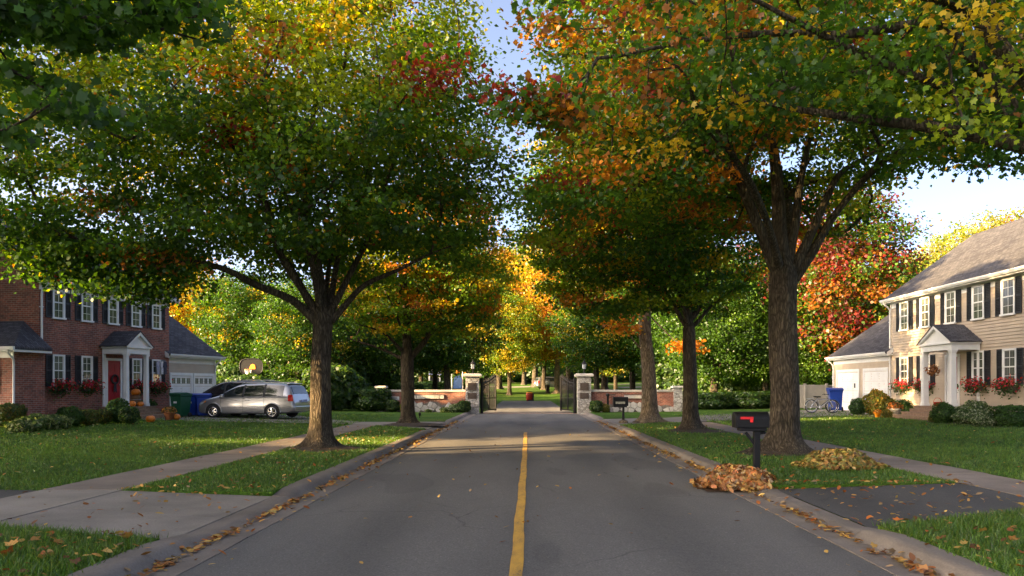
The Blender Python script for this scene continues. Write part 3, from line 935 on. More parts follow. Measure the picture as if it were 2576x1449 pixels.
# --- overhanging trees whose boles stand outside the picture
b6 = np.array([8.9, 11.0, .15]); r = np.random.default_rng(6); Y = 11.2
fk = np.array([8.7, 11.0, 3.7])
limbs = [([b6-[0,0,.05], np.array([8.85,11.0,1.8]), fk], .36, .31),
 ([fk, Q(2700,420,11), Q(2576,367,11), Q(2328,317,11.2), Q(2203,304,11.4), Q(2099,288,11.5), Q(1965,267,11.7), Q(1850,235,11.8)], .16, .03),
 ([fk, Q(2740,390,10.8), Q(2576,192,10.6), Q(2500,100,10.5), Q(2432,29,10.4), Q(2311,-10,10.3), Q(2150,-60,10.2)], .2, .05),
 ([fk, Q(2680,400,11.3), Q(2576,300,11.4), Q(2474,183,11.4), Q(2411,104,11.3), Q(2365,58,11.2), Q(2265,67,11.1), Q(2111,88,11), Q(1953,83,10.9), Q(1736,104,10.8), Q(1560,140,10.6)], .14, .02),
 ([Q(2576,300,11.4), Q(2470,258,11.2), Q(2336,204,10.9), Q(2182,142,10.6), Q(2036,71,10.4), Q(1932,17,10.2), Q(1780,-60,10)], .085, .02),
 ([fk, np.array([9.4,11.8,5.2]), np.array([9.8,12.5,7.5])], .14, .03), ([fk, np.array([9.6,9.8,5.0]), np.array([10.6,8.8,7.0])], .12, .03)]
zm6 = lambda p: 4.8 + .16*max(0, 6.3-p[0]) + (.4 if p[0] > 7.6 else 0)
tips = np.concatenate([spread(ellips(1500, (5.3,11.2,6.7), (5.3,2.9,2.1), r, zm6), 190, r), spread(ellips(200, (9.6,11,7.4), (2.8,2.8,2.2), r, None), 40, r),
   np.array([Q(1300+i*18, 235+(i % 4)*22, 9.9+.1*(i % 3)) for i in range(10)]), np.array([Q(2400+i*40, 235+(i % 2)*85, 9.25) for i in range(2)])])
tips = keep(tips, lambda p, x, y: p[0] > 7 or (x > (1345 if y < 150 else 1390 if y < 210 else 1290) and y < (285 if 1680 < x < 2330 else 430)))
def c6(p, r):
    u = r.uniform()
    if p[1] < 9.35 and p[0] > 4.5: return ['gold','yg','yg'][r.integers(3)]
    if p[0] < 1.9: return ['org','rust','red','rust','gr','md'][r.integers(6)]
    if p[0] < 3.2: return ['gr','rust','gr','gr','md','dk','gold'][r.integers(7)]
    return ['dk','gr','gr','md','dk'][r.integers(5)] if u < .93 else ['gold','rust'][r.integers(2)]
make_tree('overhanging near maple whose heavy dark limbs reach in from the upper right corner', b6, limbs, tips, .012, 3.6, 26000, .1, .27, c6, 26, shape=MAPLE)

b7 = np.array([-7.6, 4.4, .12]); r = np.random.default_rng(7); fk = np.array([-7.5, 4.6, 3.4])
limbs = [([b7-[0,0,.05], np.array([-7.55,4.5,1.8]), fk], .3, .26),
 ([fk, Q(-250,30,6.2), Q(60,40,7), Q(300,50,7.2), Q(500,100,7.4)], .06, .008),
 ([fk, Q(-250,150,6.2), Q(60,190,6.8), Q(210,300,7)], .05, .008), ([fk, Q(-250,320,6.2), Q(20,375,6.7)], .04, .008),
 ([fk, np.array([-7.0,5.2,5.6]), np.array([-6.0,6.2,7.4])], .12, .03), ([fk, np.array([-8.4,4.0,5.4]), np.array([-9.4,3.5,7.4])], .12, .03)]
tl = []
for (pa, pb, n_, s) in [((0,10),(540,25),26,28), ((0,80),(300,110),14,34), ((40,190),(230,300),12,18), ((-20,310),(40,380),6,20), ((330,40),(540,70),9,30), ((90,40),(200,90),8,30)]:
    for _ in range(n_):
        u = r.uniform(); tl.append(Q(pa[0]+(pb[0]-pa[0])*u+r.normal()*s, pa[1]+(pb[1]-pa[1])*u+r.normal()*s*.7-10, 6.5+r.uniform(0, 1.1)))
tips = np.concatenate([np.array(tl), ellips(50, (-6.8,5.2,7.4), (2.6,2.2,1.7), r, lambda p: 5.9)])
make_tree('near maple hanging large shaded dark green leaves into the upper left corner', b7, limbs, tips, .008, 3.3, 4300, .1, .15, chooser(('dk',5),('gr',4)), 27, shape=MAPLE, up=.5)

# --- background trees: eight kinds, copied
def proto(H, rx, rz, R0, fork, cls, seed, nleaf=30000, ls=.195, ntip=180, bark=None, wide=1.0):
    r = np.random.default_rng(seed)
    bole = [np.array([0,0,-.1]), np.array([.05,.03,fork*.5]), np.array([0.0,.06,fork])]
    limbs = [(bole, R0, R0*.85), ([bole[-1], np.array([.15,0,fork+(H-fork)*.35]), np.array([-.1,.1,fork+(H-fork)*.85])], R0*.7, .03)]
    for k in range(7):
        a = k*2.4+r.uniform(0, 1); h = fork+(H-fork)*(.02+.06*k); L = rx*r.uniform(.5, .8)
        p0 = bole[-1] if k < 3 else np.array([.1,0,h])
        limbs.append(([p0, p0+np.array([math.cos(a)*L*.5, math.sin(a)*L*.5, L*.45]), p0+np.array([math.cos(a)*L, math.sin(a)*L, L*.8])], R0*.35, .02))
    zc = H-rz
    tips = spread(ellips(ntip*5, (0,0,zc), (rx,rx,rz), r, lambda p: fork-.2), ntip, r)
    return limbs, tips, cls, seed, nleaf, ls, bark, R0
protos = {
 'dark': proto(12, 4.6, 5.0, .30, 2.6, chooser(('dk',5),('gr',5),('md',2)), 41),
 'green': proto(13, 4.4, 5.4, .30, 3.0, chooser(('gr',5),('dk',6),('md',1),('gold',.7)), 42),
 'lime': proto(13, 4.2, 5.4, .28, 3.2, chooser(('md',4),('yg',3),('gold',3)), 43),
 'gold': proto(13, 4.2, 5.4, .28, 3.4, chooser(('gold',6),('yg',3),('org',2)), 44),
 'orange': proto(14, 4.2, 5.6, .30, 4.0, chooser(('org',4),('gold',4),('rust',3),('yg',1)), 45, bark=m_bark2),
 'crimson': proto(13, 4.2, 5.4, .28, 3.0, chooser(('wine',4),('red',1.2),('rust',2.5),('org',.6),('md',3),('gr',4)), 46),
 'tall': proto(18, 4.6, 3.4, .3, 11.0, chooser(('dk',5),('gr',5),('md',2)), 48),  # crown set high to shape the light; only an added shade tree uses it
 'pale': proto(15, 4.6, 6.4, .30, 3.4, chooser(('pale',6),('yg',4),('gold',2)), 47),
}
done = {}
def place(kind, px, Y, H, label, group=None, X=None, wx=1.0, rz=None):
    x = (px-HX)*Y/F if X is None else X
    loc = (x, Y, float(gz(x, Y)))
    limbs, tips, cls, seed, nleaf, ls, bark, R0 = protos[kind]
    if kind not in done:
        t = make_tree(label, (0,0,0), limbs, tips, R0/math.sqrt(len(tips)), limbs[0][0][-1][2]-.1, nleaf, ls, .5, cls, seed, bark=bark, flare=.6, min_r=.02, name='background_tree', flat=.6, mix=.7, dim=.8)
        done[kind] = t
    else:
        t = copy_tree(done[kind])
        if 'group' in t: del t['group']
        t['label'] = label
    H0 = {'dark':12,'green':13,'lime':13,'gold':13,'orange':14,'crimson':13,'pale':15,'tall':18}[kind]
    s = H/H0
    t.location = loc; t.scale = (s*wx, s*wx, s); t.rotation_euler = (0, 0, random.uniform(0, 6.28) if rz is None else rz)
    if group: t['group'] = group
    return t
BG = [
 ('gold', 470, 66, 12.5, 'golden tree rising right behind the brick house garage roof'),
 ('green', 545, 74, 11, 'green tree above the right end of the brick garage roof'),
 ('green', 610, 62, 10.5, 'green tree directly behind the basketball hoop'),
 ('dark', 690, 68, 10.5, 'dense green tree above the roof of the silver minivan'),
 ('green', 752, 58, 9.5, 'rounded green tree just left of the big left maple trunk'),
 ('dark', 850, 66, 9.5, 'dark tree behind shrubs between the two left verge trunks'),
 ('orange', 905, 67, 11.5, 'tree with sunlit orange trunk left of the stone gate wall'),
 ('dark', 968, 64, 9.5, 'dark crowned tree behind the left end pier of the gate wall'),
 ('green', 330, 78, 12, 'green tree behind the ridge of the brick house'),
 ('gold', 200, 84, 12, 'amber tree far behind the left chimneyless end of the brick house roof'),
 ('green', 1125, 66, 13, 'green tree with thick grey trunk behind the left gate wall coping'),
 ('lime', 1096, 70, 11, 'leaning yellow green tree beside the thick grey trunk'),
 ('dark', 1222, 97, 13, 'dark trunked tree seen just over the open left gate leaf'),
 ('lime', 1281, 94, 12, 'lone yellow tree on the sunny park lawn left of the drive'),
 ('green', 1368, 116, 15, 'tall green tree behind the park path right of the lone yellow tree'),
 ('dark', 1318, 150, 17, 'dark tree at the far end of the park drive axis'),
 ('orange', 1402, 98, 17, 'tree with pale sunlit trunk standing over the right gate leaf'),
 ('lime', 1440, 112, 15, 'thin pale trunked tree left of the right gate pillar lantern'),
 ('green', 1500, 76, 13, 'green tree rising just right of the right gate pillar'),
 ('lime', 1548, 90, 11, 'small trunked tree behind the middle of the right gate wall'),
 ('green', 1590, 80, 13.5, 'stout green tree behind the right gate wall left of the bare trunk'),
 ('dark', 1668, 74, 12, 'dark tree behind the far right end of the gate wall'),
 ('dark', 1795, 60, 11.5, 'dense dark tree in the hedge line right of the middle verge trunk'),
 ('green', 1858, 66, 12, 'full green tree behind the hedge left of the big right trunk'),
 ('dark', 1925, 60, 10, 'low dark tree over the hedge touching the big right trunk'),
 ('orange', 2045, 64, 14, 'orange and green tree behind the tan fence'),
 ('crimson', 2128, 56, 15.5, 'crimson maple rising left of the tan garage roof'),
 ('dark', 2030, 58, 8, 'low green tree just behind the tan fence'),
 ('pale', 2330, 80, 15.5, 'pale yellow tree above the tan garage roof'),
 ('pale', 2455, 84, 19, 'tallest pale yellow tree behind the tan house ridge'),
 ('gold', 2570, 88, 20, 'amber topped tree above the right edge of the tan house roof'),
 ('lime', 2235, 88, 14.5, 'lime green tree between the crimson maple and the pale trees'),
 ('pale', 1345, 132, 25, 'towering pale tree closing the avenue in the centre'),
 ('gold', 1255, 118, 21, 'amber tree left of the towering pale tree'),
 ('gold', 1432, 112, 23, 'golden tree right of the towering pale tree'),
 ('lime', 1180, 104, 19, 'yellow green crowned tree behind the slim left verge maple'),
 ('lime', 1520, 108, 20, 'tall yellow green tree behind the right gate wall'),
 ('green', 1060, 96, 12, 'tall green tree far behind the left gate wall'),
 ('gold', 1640, 104, 19, 'gold tree far behind the bare tall trunk'),
 ('orange', 1760, 92, 17, 'orange tree far behind the middle right verge maple'),
 ('crimson', 1905, 84, 16, 'dark red tree far behind the big right trunk'),
]
for k_, px, Y_, H_, lab in BG:
    place(k_, px, Y_, H_, lab)
kinds = ['dark', 'green', 'lime', 'gold', 'green', 'orange', 'dark', 'pale']
i = 0
for px in range(-260, 2900, 118):
    k_ = kinds[i % 8]; Y_ = 165 + 30*((i*7) % 5)/4; i += 1
    place(k_, px+random.uniform(-30, 30), Y_, random.uniform(17, 23), 'tall %s tree in the dense row closing the far end of the park' % {'dark':'dark green','green':'green','lime':'yellow green','gold':'golden','orange':'orange','pale':'pale yellow'}[k_],
          'far park trees, ' + k_, wx=1.25)
# unseen trees added out of view on the left to throw the evening shade
for k_, X_, Y_, H_, wx in [('dark',-28,2.6,18.5,.95), ('green',-29,-8,22,1.0), ('dark',-40,-5,22,.9), ('green',-42,-17,22,1.0), ('dark',-28,22.2,13,1.25), ('green',-41,16,15,1.1), ('dark',-33,31,20,.9), ('tall',-28,11.6,16.2,1.0), ('dark',-34,25.8,23.5,.7), ('dark',-26,-19,20,1.0), ('dark',-22,2,9,1.2), ('dark',-28.5,11,7.2,1.7)]:
    place(k_, 0, Y_, H_, 'leafy tree added unseen left of the lawn to shade the street', 'added shade trees outside the view', X=X_, wx=wx)
# ------------------------------------------------------------------ houses (local frame: x out of the facade, y along it, z up)
def yfn(u, v, t): return (u, t, v)
def window_set(house, w, h, pos, x=0.0, sh=.34, shut=True):
    """pos: (y, zc); first one is modelled, the rest are copies of it and its children"""
    p = MB().box(.012, .02, -w/2+.05, w/2-.05, -h/2+.05, h/2-.05).build('window', m_glass, house)
    f = MB()
    t = .075
    f.box(.0, .06, -w/2, -w/2+t, -h/2, h/2); f.box(.0, .06, w/2-t, w/2, -h/2, h/2)
    f.box(.0, .062, -w/2+t, w/2-t, h/2-t, h/2); f.box(.0, .1, -w/2-.03, w/2+.03, -h/2-.03, -h/2+.045)
    f.build('window_frame', m_white, p)
    s = MB()
    s.box(.018, .05, -w/2+t, w/2-t, -.025, .025)
    s.box(.02, .034, -w/2+t, -w/2+t+.035, -h/2+.045, h/2-t); s.box(.02, .034, w/2-t-.035, w/2-t, -h/2+.045, h/2-t)
    s.box(.0215, .030, -.012, .012, .025, h/2-t); s.box(.0205, .029, -w/2+t+.035, w/2-t-.035, h/4-.01, h/4+.008)
    s.box(.0215, .028, -.007, .007, -h/2+.045, -.025); s.box(.0205, .027, -w/2+t+.035, w/2-t-.035, -h/4-.006, -h/4+.008)
    s.build('sash', m_white, p)
    q = None
    if shut:
        q = MB()
        q.box(0, .04, -sh/2, -sh/2+.05, -h/2, h/2); q.box(0, .04, sh/2-.05, sh/2, -h/2, h/2)
        for z0, z1 in ((-h/2, -h/2+.08), (-.04, .04), (h/2-.07, h/2)): q.box(0, .038, -sh/2+.05, sh/2-.05, z0, z1)
        q.box(0, .012, -sh/2+.05, sh/2-.05, -h/2+.08, -.04); q.box(0, .012, -sh/2+.05, sh/2-.05, .04, h/2-.07)
        k = 9
        for zz0, zz1 in ((-h/2+.08, -.04), (.04, h/2-.07)):
            for i in range(k):
                zc = zz0+(i+.5)*(zz1-zz0)/k
                m = Matrix.Translation((.018, 0, zc)) @ Matrix.Rotation(R(35), 4, 'Y')
                q.box(-.006, .006, -sh/2+.052, sh/2-.052, -.026, .026, 0, m)
        q = q.build('shutter', m_shut, house)
    first = True
    for (y, zc) in pos:
        o = p if first else copy_tree(p, house)
        o.location = (x, y, zc)
        if shut:
            for sgn in (-1, 1):
                k = q if (first and sgn == -1) else q.copy()
                if k is not q: link(k, house)
                k.location = (x, y+sgn*(w/2+sh/2+.012), zc)
        first = False

def clapboard(mb, y0, y1, z0, z1, pitch=.135, x=0.0):
    z = z0
    while z < z1-.01:
        t = min(z+pitch, z1)
        t2 = t-.014
        mb.add([(x+.036, y0, z), (x+.008, y0, t2), (x-.02, y0, t2), (x-.02, y0, z), (x+.036, y1, z), (x+.008, y1, t2), (x-.02, y1, t2), (x-.02, y1, z)],
               [(0,1,2,3), (7,6,5,4), (0,4,5,1), (3,7,4,0), (1,5,6,2)])
        z = t

def body(house, name, L0, L1, D, He, h, x, mat, front_siding, ov=.36, ends=(True, True)):
    s = h/(D/2)
    MB().prism([(x-.004 if front_siding else x, -.6), (x-.004 if front_siding else x, He), (x-D/2, He+h-.1), (x-D, He), (x-D, -.6)], yfn, L0, L1).build(name+'wall', mat, house)
    if front_siding:
        mb = MB(); clapboard(mb, L0+.09, L1-.09, -.05, He-.32, x=x)
        mb.build(name+'siding', m_sid, house)
        for ya, yb in ((L0-.012, L0+.09), (L1-.09, L1+.012)): MB().box(x-.02, x+.03, ya, yb, -.05, He-.3).build(name+'corner_board', m_white, house)
    ze = He-ov*s
    th = .11
    MB().prism([(x+ov, ze), (x-D/2, He+h), (x-D-ov, ze), (x-D-ov, ze-th), (x-D/2, He+h-th), (x+ov, ze-th)], yfn, L0-.32, L1+.32).build(name+'roof', m_shing, house)
    for ya, yb in ((L0-.345, L0-.322), (L1+.322, L1+.345)):
        MB().prism([(x+ov-.01, ze-.02), (x-D/2, He+h-.03), (x-D-ov+.01, ze-.02), (x-D-ov+.01, ze-.24), (x-D/2, He+h-.25), (x+ov-.01, ze-.24)], yfn, ya, yb).build(name+'rake_board', m_white, house)
    tr = MB(); tr.box(x+.0, x+ov-.02, L0-.31, L1+.31, ze-.19, ze-.115); tr.box(x+.002, x+.035, L0+.0, L1-.0, ze-.46, ze-.19); tr.build(name+'eave_trim', m_white, house)
    g = MB(); y0, y1 = L0-.33, L1+.33
    g.prism([(x+ov-.015, ze-.13), (x+ov+.06, ze-.13), (x+ov+.11, ze-.05), (x+ov+.115, ze+.0), (x+ov+.1, ze+.0), (x+ov+.09, ze-.045), (x+ov+.05, ze-.11), (x+ov-.015, ze-.115)], yfn, y0, y1)
    g.build(name+'gutter', m_white, house)
    return ze

def downspout(house, x, y, ze, ov=.36, name='downspout'):
    mb = MB()
    mb.tube([(x+ov+.05, y, ze-.1), (x+ov+.05, y, ze-.22), (x+ov*.55, y, ze-.38), (x+.09, y, ze-.52), (x+.075, y, ze-.75), (x+.075, y, .12), (x+.2, y, .02)], .042, 8)
    for z in (ze-1.2, 1.2, 2.7): mb.box(x+.0, x+.125, y-.055, y+.055, z, z+.035)
    mb.build(name, m_white, house)

def garage_door(house, y0, y1, ztop, x, windows):
    tr = MB(); t = .13
    tr.box(x+.005, x+.05, y0-t, y0, -.05, ztop); tr.box(x+.005, x+.05, y1, y1+t, -.05, ztop); tr.box(x+.005, x+.052, y0-t, y1+t, ztop, ztop+t+.02)
    d = MB(); n = 4; ph = (ztop+.05)/n
    d.box(x-.02, x+.006, y0, y1, -.05, ztop)
    cols = max(2, int((y1-y0)/.75))
    for i in range(n):
        for j in range(cols):
            if windows and i == n-1: continue
            w = (y1-y0)/cols
            a = y0+j*w+.07; b = y0+(j+1)*w-.07; z0 = -.05+i*ph+.08; z1 = -.05+(i+1)*ph-.08
            d.box(x+.004, x+.018, a, b, z0, z1)
        d.box(x+.0, x+.012, y0, y1, -.05+(i+1)*ph-.012, -.05+(i+1)*ph+.004) if i < n-1 else None
    o = d.build('garage_door', m_white, house, bevel=.004)
    tr.build('door_surround', m_white, o)
    if windows:
        wn = MB(); w = (y1-y0)/4
        for j in range(4):
            for k in range(2):
                a = y0+j*w+.06+k*(w-.12)/2; wn.box(x+.006, x+.012, a+.01, a+(w-.12)/2-.012, ztop-ph+.1, ztop-.12)
        wn.build('door_window', m_glass, o)
    return o

def portico(house, yc, w, dep, zf, zent, apex, door, x=0.0, steps=3, cw=.19):
    """door: (y, width, top)"""
    fl = MB().box(x+.03, x+dep+.18, yc-w/2-.25, yc+w/2+.25, -.2, zf).build('porch_floor', m_step, house, bevel=.012)
    st = MB()
    for i in range(steps):
        zz = zf*(steps-i)/(steps+1); a = x+dep+.18+.3*i
        st.box(a+.002, a+.3, yc-w/2-.1-.14*i, yc+w/2+.1+.14*i, -.2, zz)
    st.build('porch_steps', m_step, house, bevel=.012)
    for s in (-1, 1):
        y = yc+s*(w/2-cw/2); c = MB(); xx = x+dep-.12
        c.box(xx-cw*.62, xx+cw*.62, y-cw*.62, y+cw*.62, zf, zf+.09); c.box(xx-cw*.55, xx+cw*.55, y-cw*.55, y+cw*.55, zf+.09, zf+.15)
        n = 4
        vs = []; zs = (zf+.15, zent-.12)
        for z, k in ((zs[0], .5), (zs[1], .42)):
            vs += [(xx-cw*k, y-cw*k, z), (xx+cw*k, y-cw*k, z), (xx+cw*k, y+cw*k, z), (xx-cw*k, y+cw*k, z)]
        c.add(vs, [(0,1,5,4), (1,2,6,5), (2,3,7,6), (3,0,4,7)])
        c.box(xx-cw*.5, xx+cw*.5, y-cw*.5, y+cw*.5, zent-.12, zent-.07); c.box(xx-cw*.6, xx+cw*.6, y-cw*.6, y+cw*.6, zent-.07, zent-.002)
        c.build('column', m_white, house, bevel=.006)
    for s in (-1, 1): MB().box(x+.025, x+.08, yc+s*(w/2-.09)-.08, yc+s*(w/2-.09)+.08, zf, zent-.003).build('pilaster', m_white, house)
    e = MB(); x1 = x+dep; eh = .26
    e.box(x+.03, x1, yc-w/2, yc+w/2, zent, zent+eh); e.box(x+.03, x1+.07, yc-w/2-.09, yc+w/2+.09, zent+eh, zent+eh+.09)
    e.build('entablature', m_white, house, bevel=.006)
    zb = zent+eh+.09; hw = w/2+.16
    MB().prism([(yc-w/2-.04, zb), (yc+w/2+.04, zb), (yc, apex-.12)], lambda u, v, t: (t, u, v), x1-.10, x1-.02).build('pediment', m_white, house)
    rk = MB()
    for s in (-1, 1):
        rk.prism([(yc+s*hw, zb-.02), (yc, apex), (yc, apex-.15), (yc+s*(hw-.14), zb-.02)], lambda u, v, t: (t, u, v), x1-.02, x1+.1)
    rk.build('pediment_moulding', m_white, house)
    MB().prism([(yc-hw-.03, zb), (yc, apex+.05), (yc+hw+.03, zb), (yc+hw+.0, zb-.03), (yc, apex), (yc-hw, zb-.03)], lambda u, v, t: (t, u, v), x+.0, x1+.12).build('porch_roof', m_shingx, house)
    yd, wd, top = door
    d = MB(); d.box(x+.03, x+.05, yd-wd/2, yd+wd/2, zf, top)
    for (a, b, c_, e_) in ((-.4, -.06, .08, .36), (.06, .4, .08, .36), (-.4, -.06, .42, .7), (.06, .4, .42, .7), (-.4, -.06, .76, .94), (.06, .4, .76, .94)):
        H = top-zf; d.box(x+.048, x+.062, yd+a*wd, yd+b*wd, zf+c_*H, zf+e_*H)
    do = d.build('front_door', m_red, house, bevel=.004)
    fr = MB(); fr.box(x+.025, x+.09, yd-wd/2-.11, yd-wd/2, zf, top); fr.box(x+.025, x+.09, yd+wd/2, yd+wd/2+.11, zf, top); fr.box(x+.025, x+.092, yd-wd/2-.11, yd+wd/2+.11, top, top+.12)
    fr.build('door_frame', m_white, do)
    MB().lathe([(.0,0),(.03,.005),(.035,.03),(.02,.05),(0.001,.055)], 10, (0,0,0), axis=Matrix.Rotation(R(90), 3, 'Y')).build('door_handle', m_chrome, do, loc=(x+.06, yd+wd*.4, zf+1.0))
    return do

# brick house
HL = thing('brick_house', 'two storey red brick house with black shutters and white pedimented porch', 'house', (-20.2, 33.0, .33), R(-13.06))
LH = 8.15
MB_ = None
ze = body(HL, '', 0, LH, 8.0, 6.2, 3.15, 0.0, m_brick, False)
ups = [1.0, 2.58, 4.18, 5.7, 7.15]
window_set(HL, .66, 1.36, [(y, 5.0) for y in ups] + [(y, 2.1) for y in (1.0, 2.58, 5.75, 7.15)], 0.0, .32)
downspout(HL, 0, .07, ze); 
portico(HL, 4.25, 1.5, 1.35, .5, 2.92, 3.95, (4.2, .82, 2.62), 0.0)
zg = body(HL, 'garage_', LH+.02, LH+4.1, 6.4, 3.35, 2.2, -.12, m_sid, True)
garage_door(HL, LH+.28, LH+1.88, 2.0, -.095, True); garage_door(HL, LH+2.2, LH+3.8, 2.0, -.095, True)
downspout(HL, -.12, LH+4.0, zg)
# low wing at the near end
w = MB(); w.box(-9, .3, -1.5, -.004, -.6, 3.0); w.build('wing_wall', m_brick, HL)
w = MB()
A, B, C, D_, E, F_ = (.68,-1.88,2.98), (-9,-1.88,2.98), (-9,-.003,4.15), (-.75,-.003,4.15), (.68,-.003,2.98), None
w.add([A, B, C, D_, E, (.68,-1.88,2.87), (-9,-1.88,2.87), (.68,-.003,2.87)], [(0,3,2,1), (0,4,3), (0,1,6,5), (0,5,7,4)])
w.build('wing_roof', m_shingx, HL, recalc=True)
w = MB(); w.box(-9, .66, -1.86, -1.5, 2.78, 2.865); w.box(-9, .305, -1.53, -1.502, 2.55, 2.78); w.box(-9, .74, -1.99, -1.885, 2.86, 2.98); w.box(.30, .66, -1.5, -.004, 2.78, 2.865)
w.build('wing_eave_trim', m_white, HL)
w = MB(); w.tube([(.42,-1.9,2.86),(.42,-1.9,2.72),(.38,-1.62,2.5),(.36,-1.58,2.3),(.36,-1.58,.1),(.42,-1.7,.02)], .042, 8); w.build('wing_downspout', m_white, HL)
w = MB().box(-1.55, -.45, -1.515, -1.505, 1.2, 2.5).build('wing_window', m_glass, HL)
f = MB(); f.box(-1.62, -1.55, -1.55, -1.5, 1.13, 2.57); f.box(-.45, -.38, -1.55, -1.5, 1.13, 2.57); f.box(-1.55, -.45, -1.55, -1.5, 2.5, 2.57); f.box(-1.55, -.45, -1.55, -1.5, 1.13, 1.2); f.box(-1.02, -.98, -1.54, -1.515, 1.2, 2.5); f.box(-1.55, -.45, -1.538, -1.516, 1.85, 1.89)
f.build('window_frame', m_shut, w)

# tan house
HR = thing('tan_house', 'two storey tan clapboard house with black shutters, red door and double garage', 'house', (19.3, 42.0, .33), R(180))
RH = 12.0
ze = body(HR, '', 0, RH, 9.0, 6.25, 3.25, 0.0, m_sid, True)
ups = [1.6, 3.7, 6.0, 8.2, 10.3]
window_set(HR, .9, 1.45, [(y, 5.0) for y in ups] + [(y, 2.2) for y in (1.6, 3.75, 8.2, 10.4)], .034, .4)
downspout(HR, 0, .06, ze)
portico(HR, 7.0, 2.6, 1.25, .55, 2.98, 4.1, (6.15, .95, 2.75), 0.0, cw=.25)
zg = body(HR, 'garage_', -7.75, -.02, 7.4, 3.5, 2.55, 0.0, m_sid, True)
garage_door(HR, -7.05, -4.0, 2.3, .025, False); garage_door(HR, -3.2, -.35, 2.3, .025, False)
downspout(HR, 0, -7.68, zg)
MB().box(0.04, .05, -4.6, -4.4, 1.35, 1.62).build('garage_keypad', m_shut, HR)

def world(house, x, y, z):
    a = house.rotation_euler.z
    return (house.location.x+math.cos(a)*x-math.sin(a)*y, house.location.y+math.sin(a)*x+math.cos(a)*y, house.location.z+z)

# flower boxes hung under the ground floor windows
def flower_box(house, y, z, w, label, seed):
    t = thing('flower_box', label, 'flower box', world(house, .02, y, z), house.rotation_euler.z, 'flower boxes under the windows')
    MB().box(.03, .25, -w/2, w/2, -.2, 0).build('planter', m_wicker, t, bevel=.01)
    r = np.random.default_rng(seed)
    n = 520
    C = np.stack([.2+r.normal(0, .11, n), r.normal(0, w*.36, n), r.normal(-.02, .13, n)-np.abs(r.normal(0, .12, n))*(r.uniform(size=n) < .5)], 1); C[:, 0] = np.maximum(C[:, 0], .03)
    col = np.array([.03,.07,.014])*r.uniform(.6, 1.6, (n, 1))
    V, Fc, cc = leaf_cloud(C, r.uniform(.06, .1, n), r.normal(size=(n, 3))+[.6,0,.5], col, HEX, .2, seed); np_obj('foliage', V, Fc, m_leaf, t, cc)
    n = 230
    C = np.stack([.24+r.normal(0, .1, n), r.normal(0, w*.38, n), .06+r.normal(0, .12, n)], 1); C[:, 0] = np.maximum(C[:, 0], .05)
    k = r.uniform(size=(n, 1)); col = np.where(k < .55, [[.42,.015,.05]], np.where(k < .9, [[.5,.03,.02]], [[.55,.2,.22]]))
    V, Fc, cc = leaf_cloud(C, r.uniform(.06, .1, n), r.normal(size=(n, 3))+[.8,0,.4], col, OVAL*1.3, .3, seed+5); np_obj('flowers', V, Fc, m_leaf, t, cc)
    return t
for i, (y, lab) in enumerate([(1.0, 'red flower box under the lower brick house window nearest the camera'), (2.58, 'red flower box under the brick house window just left of the porch'),
                              (5.75, 'red flower box under the brick house window behind the porch columns'), (7.15, 'red flower box under the brick house window beside the garage')]):
    flower_box(HL, y, 1.42, .8, lab, 60+i)
for i, (y, lab) in enumerate([(1.6, 'red flower box under the tan house window next to the garage'), (3.75, 'red flower box under the tan house window behind the left porch column'),
                              (8.2, 'red flower box under the tan house window just right of the porch'), (10.4, 'red flower box under the tan house window nearest the picture edge')]):
    flower_box(HR, y, 1.47, 1.15, lab, 70+i)

# wreath and hanging decorations
t = thing('autumn_wreath', 'brown dried leaf spray hanging between the tan house porch columns', 'wreath', world(HR, .95, 6.2, 2.15), R(180))
r = np.random.default_rng(3); n = 160
C = r.normal(0, .13, (n, 3)); V, Fc, cc = leaf_cloud(C, r.uniform(.1, .2, n), C+r.normal(0, .1, (n, 3)), np.array([.2,.08,.03])*r.uniform(.4, 1.8, (n, 1)), OVAL, .3, 4); np_obj('dried_leaves', V, Fc, m_leafdry, t, cc)
MB().tube([(0,0,.1), (0,0,.83)], .006, 5).build('cord', m_wood, t)
t = thing('autumn_wreath', 'dark ribboned wreath hanging on the red door of the brick house', 'wreath', world(HL, .09, 4.2, 1.75), R(-13.06))
mb = MB(); mb.tube([(.03, .2*math.cos(a), .2*math.sin(a)) for a in np.linspace(0, 6.283, 22)], .045, 6); mb.build('ring', M('dark_wreath', (.03,.02,.02), .9, var=.5, vs=30), t)
MB().prism([(-.06,0),(.06,0),(.1,-.5),(.0,-.42),(-.1,-.5)], lambda u, v, t_: (t_, u, v-.12), .03, .05).build('ribbon', M('black_ribbon', (.015,.014,.018), .6), t)
# shirts hung by the last window of the brick house
t = thing('hanging_shirts', 'plaid shirts on a rail beside the last lower window of the brick house', 'clothes', world(HL, .16, 7.3, 2.72), R(-13.06))
MB().tube([(0,-.5,0),(0,.42,0)], .012, 6).build('rail', m_steel, t)
for k, (yy, c) in enumerate(((-.15, (.3,.3,.36)), (.12, (.5,.5,.52)), (.3, (.05,.05,.07)))):
    MB().prism([(-.05,0),(.05,0),(.14,-.06),(.2,-.3),(.15,-.32),(.12,-.18),(.13,-.66),(-.13,-.66),(-.12,-.18),(-.15,-.32),(-.2,-.3),(-.14,-.06)], lambda u, v, s: (s, u*.8+yy, v-.02), -.03+k*.028, -.008+k*.028).build('shirt', M('shirt_cloth', c, .9, var=.5, vs=25), t)
